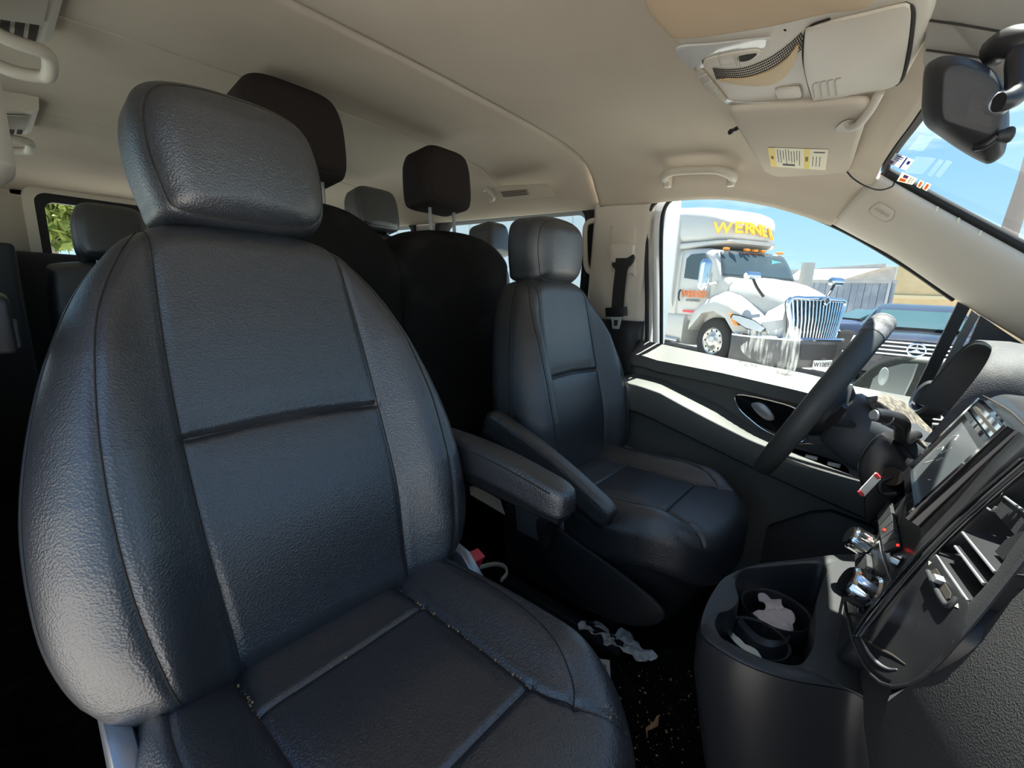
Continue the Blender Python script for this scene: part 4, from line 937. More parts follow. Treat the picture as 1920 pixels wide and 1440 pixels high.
# ---------------------------------------------------------------- fittings on the roof
def AP(px, py, p0, nrm):
    d = ROT.T @ np.array([(px - 960) / F_PX, (720 - py) / F_PX, -1.0]); nrm = np.array(nrm, float)
    return CAM + d * (((np.array(p0) - CAM) @ nrm) / (d @ nrm))
CN = np.array([.09, 0, 1.0]); CN /= np.linalg.norm(CN); C0 = (.2, 0, 1.238)
cp = lambda px, py, o=0: AP(px, py, C0, CN) - CN * o
cw = lambda x, y, o=0: np.array([x, y, 1.238 - .09 * (x - .2)]) - CN * o
ohc = thing('overhead_console', 'beige overhead console with reading lamps and storage lid, in the middle of the roof', 'overhead console', (.33, 0, 1.24))
half = [cp(*q) for q in [(1372, 186), (1390, 192), (1480, 188), (1560, 180), (1640, 168), (1685, 152), (1706, 122)]]
half = [(p[0], p[1]) for p in half] + [(.462, .08), (.463, 0)]
half = [(.206, 0), (.207, .10)] + half
oo = half + [(x, -y) for x, y in half[::-1]][1:-1]
oo = cat(oo, 160, True); oc3 = oo.mean(0)
rows = []
for k, o in ((1.03, -.03), (1.02, -.004), (1.0, .003), (.985, .0055), (.95, .0065), (.5, .007), (.01, .007)):
    rows.append([tuple(cw(oc3[0] + (p[0] - oc3[0]) * k, oc3[1] + (p[1] - oc3[1]) * k, o)) for p in oo])
MB().loft(rows, caps=False).obj('console_shell', M['beige'], ohc, sharp=50)
S = .0075
def cpoly(name, pts, mt, h=.003, o=S, par=ohc, bev=.001, n=60):
    P = cat([cp(*q) for q in pts], n, True) if n else np.array([cp(*q) for q in pts])
    P = P - CN * (o - 0)
    return MB().prism(P, tuple(-CN * h), bev=bev).obj(name, M[mt], par, sharp=35)
def cline(name, pts, mt, r=.0012, o=S, par=ohc):
    P = cat([cp(*q) for q in pts], 50) - CN * o
    return MB().tube(P, r, 8).obj(name, M[mt], par)
lid_ = cpoly('storage_lid', [(1514, 45), (1520, 35), (1560, 22), (1630, 5), (1700, -12), (1712, -8), (1713, 20), (1706, 75), (1694, 130), (1680, 145), (1620, 158), (1545, 178), (1532, 180), (1524, 160), (1512, 110)], 'beige', .004, n=90)
cline('lid_gap', [(1700, -10), (1715, 0), (1716, 30), (1708, 90), (1697, 132), (1685, 147)], 'seamdark', .0022, S, ohc)
cline('lid_gap', [(1560, 20), (1528, 32), (1513, 50), (1510, 100), (1521, 155), (1530, 179)], 'seamdark', .0018, S, ohc)
for k in range(4):
    x_ = 1531 + k * 14; cline('grip_ridge', [(x_, 168 - k * 2), (x_ - 2, 143 - k * 3), (x_ + 8, 137 - k * 3)], 'beige_d', .0011, S + .004, lid_)
# reading lamps and switches
def lamp(pts_l, pts_s, nm):
    l_ = cpoly(nm, pts_l, 'lampglass', .003, S, n=70)
    return l_
lamp([(1272, 74), (1340, 66), (1440, 55), (1441, 60), (1432, 76), (1380, 84), (1330, 92), (1318, 98), (1322, 112), (1298, 114), (1284, 100)], None, 'reading_lamp')
sw1 = cpoly('switch_plate', [(1322, 104), (1330, 92), (1380, 80), (1425, 74), (1428, 84), (1405, 96), (1350, 104), (1328, 110)], 'beige', .005, S, n=50)
for x_ in (1352, 1382, 1388): cline('switch_gap', [(x_, 84), (x_ + 4, 104)], 'beige_d', .0009, S + .005, sw1)
cpoly('switch_notch', [(1388, 86), (1415, 80), (1424, 81), (1410, 92), (1392, 95)], 'seamdark', .0006, S + .005, sw1, 0, 30)
sw2 = cpoly('button_row', [(1305, 118), (1318, 116), (1360, 168), (1364, 176), (1350, 172), (1332, 158)], 'beige_d', .004, S, n=40)
for k in range(4):
    cline('button_gap', [(1313 + k * 11, 128 + k * 14), (1328 + k * 9, 122 + k * 13)], 'beige', .0010, S + .004, sw2)
# tan recessed scoop
cpoly('tan_scoop', [(1348, 138), (1400, 134), (1445, 120), (1478, 96), (1500, 68), (1498, 90), (1482, 122), (1460, 142), (1430, 149), (1390, 147)], 'yellowtan', .002, S, n=70)
# perforated speaker grille
gm = MB()
for i in range(7):
    for j in range(46):
        u_ = j / 45; a0 = np.array([1340 + 165 * u_, 112 + 20 * 0 - 40 * u_ ** 2.0 * 1.6 + 6 * math.sin(u_ * 3) * 2]); a1 = a0 + np.array([6 + 4 * u_, 19 + 2 * math.sin(math.pi * u_) * 3])
        q = a0 + (a1 - a0) * (i / 6)
        p = cp(q[0], q[1] + (6 if u_ < .5 else 0) * (1 - u_ * 2), S)
        gm.cyl(tuple(p + CN * .001), tuple(p - CN * .0006), .0011, 6)
gm.obj('speaker_holes', M['seamdark'], ohc)
cpoly('microphone_cover', [(1458, 156), (1495, 150), (1503, 152), (1506, 168), (1500, 171), (1465, 173), (1459, 168)], 'beige', .0022, S, n=40)
cline('microphone_gap', [(1457, 156), (1495, 148), (1505, 151), (1508, 169), (1500, 173), (1464, 175), (1457, 168), (1457, 156)], 'beige_d', .0009, S)
cpoly('front_lamp', [(1355, 178), (1362, 177), (1400, 184), (1480, 181), (1520, 177), (1480, 187), (1400, 191), (1372, 190)], 'lampglass', .004, S - .004, n=50)

# ---- sun visors
VN = np.array([.10, 0, 1.0]); VN /= np.linalg.norm(VN)
def visor(name, label, pts, p0, thick=.018, mt='linerv'):
    v_ = thing(name, label, 'sun visor', p0); P = cat([AP(a, b, p0, VN) for a, b in pts], 120, True); c_ = P.mean(0); rows = []
    for k, o in ((.90, .0), (.97, .0), (1.0, .006), (1.0, .012), (.97, thick), (.90, thick + .001), (.5, thick + .002), (.01, thick + .002)):
        rows.append([tuple(c_ + (p - c_) * k - VN * (o - .006)) for p in P])
    MB().loft(rows).obj('visor_panel', M[mt], v_, sharp=60); return v_
V0 = (.30, .45, 1.222)
vis = visor('sun_visor', 'beige driver sun visor with yellow and white warning label, folded up against the roof', [(1369, 196), (1372, 205), (1400, 255), (1428, 303), (1440, 316), (1475, 328), (1530, 336), (1572, 338), (1586, 330), (1598, 305), (1612, 260), (1630, 205), (1634, 184), (1600, 180), (1500, 188), (1400, 194)], V0)
vp = lambda a, b, o=.0155: AP(a, b, V0, VN) - VN * o
def vpoly(name, pts, mt, o=.0148, h=.0005, par=vis, n=0):
    P = [vp(a, b, o) for a, b in pts]; P = cat(P, n, True) if n else np.array(P)
    return MB().prism(P, tuple(-VN * h)).obj(name, M[mt], par, smooth=False)
lb = [np.array(q, float) for q in ((1443, 262), (1558, 265), (1552, 306), (1449, 299))]
def lq(u_, v_): 
    p = (lb[0] * (1 - u_) + lb[1] * u_) * (1 - v_) + (lb[3] * (1 - u_) + lb[2] * u_) * v_; return (p[0], p[1])
lab = vpoly('warning_label', [lq(0, 0), lq(1, 0), lq(1, 1), lq(0, 1)], 'labelpaper')
def lrect(u0, u1, v0, v1, mt, nm): vpoly(nm, [lq(u0, v0), lq(u1, v0), lq(u1, v1), lq(u0, v1)], mt, .0153, .0002, lab)
lrect(.0, .11, 0, 1, 'yellow', 'yellow_band'); lrect(.60, .70, 0, 1, 'yellow', 'yellow_band')
def ltext(s, u_, v_, size, vert=True):
    o = vp(*lq(u_, v_), .0156); U_ = np.array(vp(*lq(u_, v_ - .1))) - np.array(vp(*lq(u_, v_))); W_ = np.array(vp(*lq(u_ - .1, v_))) - np.array(vp(*lq(u_, v_)))
    if not vert: U_, W_ = -W_, U_
    text('lettering', s, size, M['ink'], lab, o, U_, W_, .0001)
ltext('AIRBAG', .055, .5, .008); ltext('WARNING', .65, .5, .0085)
rnd = random.Random(3)
for k in range(9):
    u_ = .15 + k * .046; lrect(u_, u_ + .012, .05 + rnd.random() * .1, .55 + rnd.random() * .35, 'ink', 'text_line')
for k in range(3):
    u_ = .75 + k * .06; lrect(u_, u_ + .012, .35, .85, 'ink', 'text_line')
lrect(.22, .44, .80, .90, 'ink', 'pictogram'); lrect(.76, .95, .12, .18, 'ink', 'pictogram')
# hinge arm and its recess
ha = [np.array(vp(1648, 178, -.004)), np.array(vp(1636, 190, .012)), np.array(vp(1615, 208, .022)), np.array(vp(1598, 215, .016)), np.array(vp(1592, 212, .008))]
MB().tube(cat(ha, 24), [.0065] * 24, 12).obj('hinge_arm', M['beige'], vis)
P_ = [(1572, 225), (1585, 210), (1604, 205), (1618, 213), (1605, 225), (1588, 230)]
vpoly('hinge_recess', P_, 'beige_d', .0150, .0006, vis, 30)
vis2 = visor('sun_visor', 'beige passenger sun visor nearest the photographer, cut by the top edge', [(1212, -8), (1226, 20), (1250, 48), (1268, 61), (1330, 56), (1440, 38), (1560, 10), (1640, -8), (1650, -120), (1400, -160), (1180, -140)], (.30, -.2, 1.212), .014, 'linerw')
# black clip poking out from the driver visor
ck = [np.array(A(1369, 248, z=1.262)), np.array(A(1380, 242, z=1.262)), np.array(A(1390, 238, z=1.262))]
tag(MB().tube(cat(ck, 12), [.006, .0065, .006, .005, .004, .0045, .005, .005, .0045, .004, .004, .004], 12).obj('coat_hook', M['plastic_s']), 'small black clip on the roof beside the driver sun visor', 'clip')
# thin wire hanging at the top of the pillar
wr = [A(1588, 322, y=.66), A(1600, 335, y=.66), A(1625, 350, y=.66), A(1650, 356, y=.675), A(1672, 350, y=.675), A(1677, 342, y=.675)]
tag(MB().tube(cat(wr, 40), .0016, 8).obj('loose_wire', M['plastic_s']), 'thin dark wire sagging from the sun visor to the windshield corner', 'wire')

# ---- grab handles
def grab(label, p0, p1, drop, inward, name='grab_handle', r=.011):
    p0, p1, d_, i_ = map(np.array, (p0, p1, drop, inward)); u_ = (p1 - p0)
    t_ = thing(name, label, 'grab handle', tuple((p0 + p1) / 2))
    P = [p0 + d_ * .25, p0 + d_ * .0 + i_ * .55 + u_ * .00, p0 + i_ + u_ * .14 + d_ * -.25, p0 + u_ * .3 + i_ * 1.05 - d_ * .32, p0 + u_ * .7 + i_ * 1.05 - d_ * .32, p1 + i_ - u_ * .14 + d_ * -.25, p1 + i_ * .55, p1 + d_ * .25]
    MB().tube(cat(P, 60), [r * (1.25 - .25 * math.sin(math.pi * k / 59)) for k in range(60)], 16, flat=1.0).obj('handle_bar', M['beige'], t_)
    for p, s in ((p0, 1), (p1, -1)):
        MB().box(tuple(p + d_ * .30 + u_ * .02 * s), (abs(u_[0]) * .11, .020, .034), bev=.005).obj('mount', M['beige'], t_)
    return t_
def on(px, py, y): return np.array(A(px, py, y=y))
grab('beige grab handle above the driver side window', on(1250, 334, .685), on(1374, 330, .685), np.array([0, .008, -.030]), np.array([0, -.035, 0]))
# passenger side rail, seen at the left edge: vents with grab handles below
for (xe, vy, z_, hx0, hx1, hz0, hz1, lb1, lb2) in ((-.875, -.537, 1.33, -.797, -.90, 1.295, 1.27, 'beige roof vent with slats at the top left corner', 'beige grab handle under the top left roof vent'),
                               (-1.765, -.528, 1.32, -1.67, -1.80, 1.285, 1.27, 'beige roof vent partly hidden at the left edge, further back', 'beige grab handle under the further back roof vent')):
    x0 = xe + .17; t_ = thing('roof_vent', lb1, 'vent', (x0, vy, z_))
    sq_ = lambda x: [(x, vy + .02, 1.40), (x, vy + .012, z_ + .01), (x, vy, z_), (x, vy - .12, z_ - .03), (x, vy - .14, z_ - .02), (x, vy - .14, 1.33)]
    MB().loft([sq_(x0 + .17), sq_(x0 - .17)]).obj('housing', M['beige'], t_, sharp=20)
    for k in range(5):
        y_ = vy - .012 - k * .018; MB().prism([(xe + .012, y_, z_ - .0035 - k * .0045), (xe + .105, y_, z_ - .0035 - k * .0045), (xe + .105, y_ - .011, z_ - .006 - k * .0045), (xe + .012, y_ - .011, z_ - .006 - k * .0045)], (0, .0005, -.002)).obj('slat_gap', M['seamdark'], t_)
    MB().prism([(xe + .115, vy - .008, z_ - .004), (xe + .30, vy - .008, z_ - .004), (xe + .30, vy - .11, z_ - .029), (xe + .115, vy - .11, z_ - .029)], (0, 0, -.005), bev=.001).obj('lamp_lens', M['beige_d'], t_)
    P = [(hx0, vy - .13, hz0 + .03), (hx0 - .002, vy - .06, hz0), (hx0 - .01, vy - .012, hz0 - .002), (hx0 - .03, vy, hz0 - .005), (hx1 + .03, vy, hz1 + .003), (hx1 + .01, vy - .012, hz1), (hx1 + .002, vy - .06, hz1), (hx1, vy - .13, hz1 + .03)]
    g_ = thing('grab_handle', lb2, 'grab handle', ((hx0 + hx1) / 2, vy - .05, hz0))
    MB().tube(cat(P, 50), .012, 14).obj('handle_bar', M['beige'], g_)
# driver side lamp/vent panel in the rear roof and round speaker-like cap beside it
vt = thing('roof_vent', 'beige roof light and vent panel above the far side window', 'vent', A(985, 358, y=.70))
VY0 = lambda a, b: np.array(A(a, b, y=.70))
def vpan(nm, pts, mt, o, h, par): 
    P = [VY0(a, b) - np.array([0, .6, .4]) * o for a, b in pts]
    return MB().prism(cat(P, 50, True) if len(pts) > 4 else P, tuple(np.array([0, .5, .35]) * h * 2), bev=.001).obj(nm, M[mt], par, sharp=30)
pb = vpan('panel', [(928, 353), (935, 350), (1015, 345), (1026, 347), (1038, 362), (1036, 368), (950, 374), (943, 371)], 'beige', .006, .006, vt)
vpan('lens', [(938, 358), (990, 353), (996, 364), (948, 369)], 'beige_d', .008, .002, vt)
for k in range(4): vpan('slat', [(941 + k, 359 + 2.6 * k), (988 + k, 354.5 + 2.6 * k), (988.6 + k, 355.5 + 2.6 * k), (941.6 + k, 360 + 2.6 * k)], 'seamdark', .0095, .001, vt)
rc = VY0(922, 366)
tag(MB().tube(cat([VY0(914, 358) - [0, .02, 0], VY0(922, 357) - [0, .03, 0], VY0(932, 366) - [0, .035, 0], VY0(935, 375) - [0, .03, 0], VY0(926, 377) - [0, .02, 0]], 24), .008, 10).obj('grab_handle', M['beige']), 'small beige handle beside the far roof light panel', 'grab handle')

# ---- rear view mirror seen from behind
mi = thing('rear_view_mirror', 'black rear view mirror seen from its back, hanging at the top right', 'mirror', (.51, -.03, 1.1))
# housing outline at mirror glass (facing the driver) tapered to the back
yf, yn = .095, -.165
mt_ = lambda a, b, y: np.array(A(a, b, y=y))
front_l = [mt_(1735, 225, .06), mt_(1728, 185, 0), mt_(1732, 135, -.06), mt_(1775, 104, -.10)]
O1 = [mt_(1733, 130, -.035), mt_(1729, 175, .0), mt_(1728, 215, .03), mt_(1738, 242, .05), mt_(1790, 278, .075), mt_(1848, 308, .10), mt_(1885, 288, .09), mt_(1892, 240, .05), mt_(1895, 185, -.03), mt_(1880, 145, -.09), mt_(1845, 118, -.12), mt_(1800, 106, -.12), mt_(1770, 107, -.10), mt_(1748, 115, -.07)]
O1 = cat(O1, 90, True)
cm = O1.mean(0); view = cm - CAM; view /= np.linalg.norm(view)
def mpt(a, b, back=.030):
    d = ROT.T @ np.array([(a - 960) / F_PX, (720 - b) / F_PX, -1.0]); vn = -view
    p0 = cm - view * back; return CAM + d * (((p0 - CAM) @ vn) / (d @ vn))
def al(P, ref):     # same start and direction of travel for both loops
    P = np.array(P); i = int(np.argmin(np.linalg.norm(P - ref[0], axis=1))); P = np.roll(P, -i, 0); Q = np.roll(P[::-1], 1, 0)
    return P if np.linalg.norm(P - ref) < np.linalg.norm(Q - ref) else Q
rim = cat([mpt(a, b, 0) for a, b in [(1733, 130), (1729, 175), (1728, 212), (1736, 236), (1762, 256), (1800, 282), (1838, 303), (1856, 307), (1880, 292), (1888, 270), (1893, 230), (1890, 190), (1878, 152), (1858, 128), (1815, 108), (1775, 104), (1748, 113)]], 120, True)
bk = al(cat([mpt(a, b, .030) for a, b in [(1768, 150), (1766, 190), (1767, 218), (1775, 228), (1810, 240), (1850, 252), (1866, 250), (1876, 225), (1880, 190), (1872, 160), (1850, 138), (1810, 122), (1785, 122), (1773, 132)]], 120, True), rim)
rc0 = rim.mean(0); bc = bk.mean(0)
rows = [[tuple(rc0 + (p - rc0) * k + view * o) for p in rim] for k, o in ((.01, .016), (.92, .016), (.985, .012), (1.0, .0))]
for t, o in ((.12, .010), (.5, .022), (.85, .029), (1.0, .0315)):
    rows.append([tuple((p * (1 - t) + q * t) * 1.0 - view * (o - .030 * t)) for p, q in zip(rim, bk)])
for k in (.93, .6, .01): rows.append([tuple(bc + (q - bc) * k - view * .002) for q in bk])
MB().loft(rows).obj('housing', M['mirrorback'], mi, sharp=60)
MB().prism([tuple(mpt(*q, .0325)) for q in cat([(1817, 186), (1822, 182), (1858, 196), (1862, 202), (1858, 236), (1852, 238), (1816, 226), (1812, 220)], 30, True)], tuple(view * .002)).obj('label_inset', M['plastic_s'], mi)
ux = mpt(1860, 215) - mpt(1815, 203); uy = mpt(1815, 190) - mpt(1812, 222)
text('lettering', 'E2\n011203', .0055, M['emboss'], mi, mpt(1842, 206, .0330), ux, uy, .0002)
MB().tube([tuple(mpt(1872, 194, .030)), tuple(mpt(1877, 193, .038))], [.011, .008], 20).obj('ball_socket', M['silver'], mi)
MB().tube(cat([mpt(1872, 192, .045), mpt(1890, 188, .040), mpt(1906, 175, .03), mpt(1912, 145, .02), mpt(1914, 110, .01), mpt(1925, 85, .0)], 30), [.008 + .003 * k / 29 for k in range(30)], 14).obj('mirror_stem', M['plastic_s'], mi)
MB().tube(cat([mpt(1829, 277, .028), mpt(1848, 272, .034), mpt(1872, 254, .036)], 16), [.0035] * 16, 10).obj('dip_lever', M['plastic_s'], mi)
MB().tube(cat([mpt(1868, 256, .036), mpt(1890, 253, .034), mpt(1900, 252, .033)], 10), [.004, .005, .0055, .0055, .006, .0065, .007, .007, .0065, .004], 10).obj('lever_tab', M['plastic'], mi)
# mounting foot cover and the grey header panel behind the mirror
MB().tube(cat([mpt(1868, 95, -.02), mpt(1890, 82, -.01), mpt(1925, 80, .0), mpt(1970, 85, .0)], 20), .014, 14).obj('mounting_foot', M['plastic_s'], mi)
hp = [A(1742, 0, z=1.222), A(1735, 60, z=1.21), A(1730, 120, z=1.195), A(1742, 165, z=1.18), A(1890, 166, z=1.16), A(1960, 168, z=1.16), A(1990, -10, z=1.20)]
tag(MB().prism(hp, (0, 0, .02), bev=.002).obj('sensor_cover', M['greybeige']), 'grey beige cover on the windshield top edge behind the rear view mirror', 'cover')
for P in (((1742, 38), (1800, 46), (1870, 58), (1940, 66)), ((1736, 94), (1790, 101), (1862, 112))):
    pts = []
    n0 = np.cross(np.array(hp[2]) - np.array(hp[0]), np.array(hp[4]) - np.array(hp[0])); n0 /= np.linalg.norm(n0)
    tag(MB().tube([tuple(AP(a, b, tuple(np.array(hp[0]) - [0, 0, .001]), n0)) for a, b in P], .0012, 6).obj('panel_seam', M['seamdark'], bpy.data.objects['sensor_cover']))

# ---- stickers on the windshield (inside face), read from outside
def on_ws(a, b):
    best = None
    p0, p1, p2 = np.array(W1[1]), np.array(W1[4]), np.array([.47, .30, 1.215])
    n_ = np.cross(p1 - p0, p2 - p0); return AP(a, b, tuple(p0), n_), n_ / np.linalg.norm(n_)
def stick(name, label, pts, mt, extra=()):
    P = [on_ws(*q)[0] for q in pts]; n_ = on_ws(*pts[0])[1]; n_ = n_ if n_[0] < 0 else -n_
    P = [p + n_ * .004 for p in P]
    o = tag(MB().prism(P, tuple(n_ * .0004)).obj(name, M[mt], None, smooth=False), label, 'sticker')
    Q = [np.array(p) + n_ * .0006 for p in P]
    f = lambda u_, v_: (Q[0] * (1 - u_) + Q[1] * u_) * (1 - v_) + (Q[3] * (1 - u_) + Q[2] * u_) * v_
    for (u0, u1, v0, v1, m2) in extra: MB().prism([f(u0, v0), f(u1, v0), f(u1, v1), f(u0, v1)], tuple(n_ * .0002)).obj('print', M[m2], o, smooth=False)
    return o
stick('windshield_sticker', 'square white and blue sticker high in the windshield corner', [(1683, 283), (1718, 296), (1703, 316), (1669, 303)], 'st_white', ((.12, .5, .1, .18, 'st_blue'), (.12, .5, .28, .34, 'st_blue'), (.12, .45, .45, .5, 'st_blue'), (.60, .68, .0, 1, 'st_blue'), (.0, .2, .65, .95, 'st_purple'), (.78, .92, .2, .5, 'st_blue')))
stick('windshield_sticker', 'cream sticker with orange and purple print below the square one', [(1695, 319), (1724, 332), (1714, 343), (1685, 336)], 'st_cream', ((.2, .5, .1, .45, 'st_purple'), (.1, .5, .55, .9, 'st_orange'), (.65, .7, .1, .9, 'st_ink'), (.8, .84, .1, .9, 'st_ink')))
stick('windshield_sticker', 'small cream inspection sticker with orange print, left of the pair', [(1729, 334), (1737, 338), (1729, 350), (1722, 346)], 'st_cream', ((.25, .75, .1, .9, 'st_orange'),))
stick('windshield_sticker', 'small cream inspection sticker with orange print, right of the pair', [(1741, 338), (1750, 343), (1741, 355), (1733, 350)], 'st_cream', ((.25, .75, .1, .9, 'st_orange'),))

# ---- driver's seat belt on the pillar
sb = thing('seat_belt', 'black seat belt with steel tongue hanging on the beige pillar behind the driver seat', 'seat belt', A(1165, 480, y=.76))
SY = .752
pl_ = [A(a, b, y=.765) for a, b in ((1145, 428), (1150, 425), (1187, 425), (1190, 430), (1189, 510), (1185, 514), (1148, 510), (1145, 505))]
MB().prism(cat(pl_, 40, True), (0, .012, 0), bev=.002).obj('height_plate', M['beige'], sb)
ad = [A(a, b, y=.745) for a, b in ((1146, 458), (1184, 456), (1186, 470), (1184, 480), (1168, 490), (1146, 491), (1144, 475))]
MB().prism(cat(ad, 40, True), (0, .025, 0), bev=.004).obj('belt_guide', M['beige'], sb)
bt = lambda L1, y: [A(a, b, y=y) for a, b in L1]
def strap(name, cl, hw, y, par, th=.0015):
    c_ = cat(bt(cl, y), 40)
    MB().loft([[(p[0] - hw[min(i, len(hw) - 1)] if hasattr(hw, '__len__') else p[0] - hw, p[1], p[2]) for i, p in enumerate(c_)], [(p[0] + (hw[i] if hasattr(hw, '__len__') else hw), p[1] - .004, p[2] - .0) for i, p in enumerate(c_)], [(p[0] + (hw[i] if hasattr(hw, '__len__') else hw), p[1] - .004 + th, p[2]) for i, p in enumerate(c_)], [(p[0] - (hw[i] if hasattr(hw, '__len__') else hw), p[1] + th, p[2]) for i, p in enumerate(c_)]], closed=False).obj(name, M['web'], par, sharp=30)
strap('webbing', [(1168, 484), (1166, 500), (1161, 540), (1157, 590), (1152, 640), (1150, 700)], [.027] * 4 + [.024] * 36, SY - .008, sb)
fo_ = [A(a, b, y=SY - .012) for a, b in ((1147, 493), (1160, 492), (1178, 482), (1187, 477), (1187, 488), (1178, 500), (1164, 503), (1150, 503))]
MB().prism(cat(fo_, 30, True), (0, .012, 0), bev=.003).obj('webbing_fold', M['web'], sb)
tg = [A(a, b, y=SY - .020) for a, b in ((1134, 577), (1173, 575), (1174, 592), (1135, 594))]
MB().prism(tg, (0, .014, 0), bev=.003).obj('tongue_cover', M['plastic_s'], sb)
tn = [A(a, b, y=SY - .018) for a, b in ((1144, 594), (1167, 594), (1164, 602), (1160, 617), (1148, 616), (1147, 603))]
MB().prism(tn, (0, .003, 0)).obj('tongue', M['mglass2'], sb, smooth=False)
th_ = [A(a, b, y=SY - .0185) for a, b in ((1151, 600), (1159, 600), (1157, 611), (1151, 611))]
MB().prism(th_, (0, .004, 0)).obj('tongue_slot', M['seamdark'], sb, smooth=False)
# latch unit at the very left edge
lt = thing('latch_unit', 'black plastic latch unit at the left edge behind the passenger seat', 'latch', (-.25, -.645, .84))
MB().box((-.25, -.70, .835), (.10, .09, .06), bev=.008).obj('latch_body', M['plastic_s'], lt)
MB().box((-.22, -.662, .825), (.03, .02, .03), bev=.004).obj('latch_tongue', M['plastic'], lt)

# ---------------------------------------------------------------- litter on the floor
def fl2(pts, z=.054): return [A(a, b, z=z)[:2] for a, b in pts]
napkin('tissue', 'crumpled white tissue on the black carpet between the front seats', fl2([(1080, 1182), (1100, 1178), (1120, 1176), (1132, 1190), (1140, 1200), (1165, 1193), (1185, 1202), (1200, 1222), (1232, 1243), (1215, 1250), (1200, 1257), (1180, 1240), (1150, 1222), (1135, 1226), (1125, 1205), (1100, 1195)]), M['paper'], lambda x, y: .053, .030, 11, 'tissue')
rc_ = fl2([(1097, 1232), (1143, 1238), (1147, 1302), (1120, 1280)])
rcp = MB().prism([(*p, .054) for p in rc_], (0, 0, .0008)).obj('receipt', M['paper'], None, smooth=False); tag(rcp, 'white paper slip with printed bar code on the carpet beside the passenger seat', 'receipt')
for k in range(12):
    a0, a1 = A(1108 + k * 2.4, 1242 + k * .4, z=.055), A(1108 + k * 2.4 + (1.4 if k % 3 else .8), 1242 + k * .4, z=.055); b0 = A(1110 + k * 2.4, 1256 + k * .4, z=.055); b1 = A(1110 + k * 2.4 + (1.4 if k % 3 else .8), 1256 + k * .4, z=.055)
    MB().prism([a0, a1, b1, b0], (0, 0, .0003)).obj('print', M['ink'], rcp, smooth=False)
cm_ = MB(); rnd = random.Random(5)
for k in range(150):
    px, py = rnd.uniform(1140, 1330), rnd.uniform(1240, 1440)
    p = A(px, py, z=.053); s = rnd.choice([.0008, .0011, .0015, .0028]) * rnd.uniform(.6, 1.2)
    cm_.box(p, (s * 1.6, s, s * .6), Matrix.Rotation(rnd.uniform(0, 3), 3, 'Z'))
tag(cm_.obj('crumbs', M['crumb'], None, smooth=False), 'tan crumbs and grit scattered on the black carpet', 'crumbs', kind='stuff')
lf = fl2([(1230, 1350), (1240, 1345), (1228, 1365), (1215, 1375), (1210, 1385), (1216, 1365), (1222, 1355)])
napkin('dry_leaf', 'small curled brown dry leaf on the black carpet', lf, M['crumb'], lambda x, y: .053, .008, 4, 'leaf')
# beige strap loop and a white card on the floor behind the armrests
lp_ = [A(a, b, z=.25) for a, b in ((895, 1065), (925, 1058), (945, 1062), (950, 1075), (940, 1088))]
MB().tube(cat(lp_, 30), .006, 10, flat=.5).obj('strap_loop', M['strap'], front_seat)
cdp = [A(a, b, x=-.10) for a, b in ((880, 912), (893, 913), (940, 944), (948, 966), (882, 930))]
tag(MB().prism([A(a, b, z=.30) for a, b in ((880, 912), (893, 913), (938, 938), (947, 966), (882, 928))], (0, 0, .002)).obj('card_sleeve', M['strap'], None, smooth=False), 'pale grey green card with a slot, under the passenger armrest', 'card')
# crumbs in the cushion seams of the passenger seat
cs = MB()
for (pts, n_) in (([(-.112, -.04), (-.113, .047)], 20), ([(.112, -.02), (.110, .12), (.108, .244), (.115, .28)], 40), ([(-.05, .047), (.05, .046)], 4)):
    P = cat(pts, 60); 
    for k in range(n_):
        q = P[rnd.randrange(60)]; a, h = q[0] + rnd.uniform(-.002, .002), q[1]; d = float(cush_front(np.array([a]), np.array([h]))[0]) + .0035
        p = cush3d(HC - .012)(np.array([a]), np.array([h]), np.array([d]))[0]; s = rnd.choice([.0008, .0012, .002]); cs.box(tuple(p), (s, s, s))
tag(cs.obj('seam_crumbs', M['crumb'], None, smooth=False), 'pale crumbs caught in the cushion seams of the passenger seat', 'crumbs', kind='stuff')

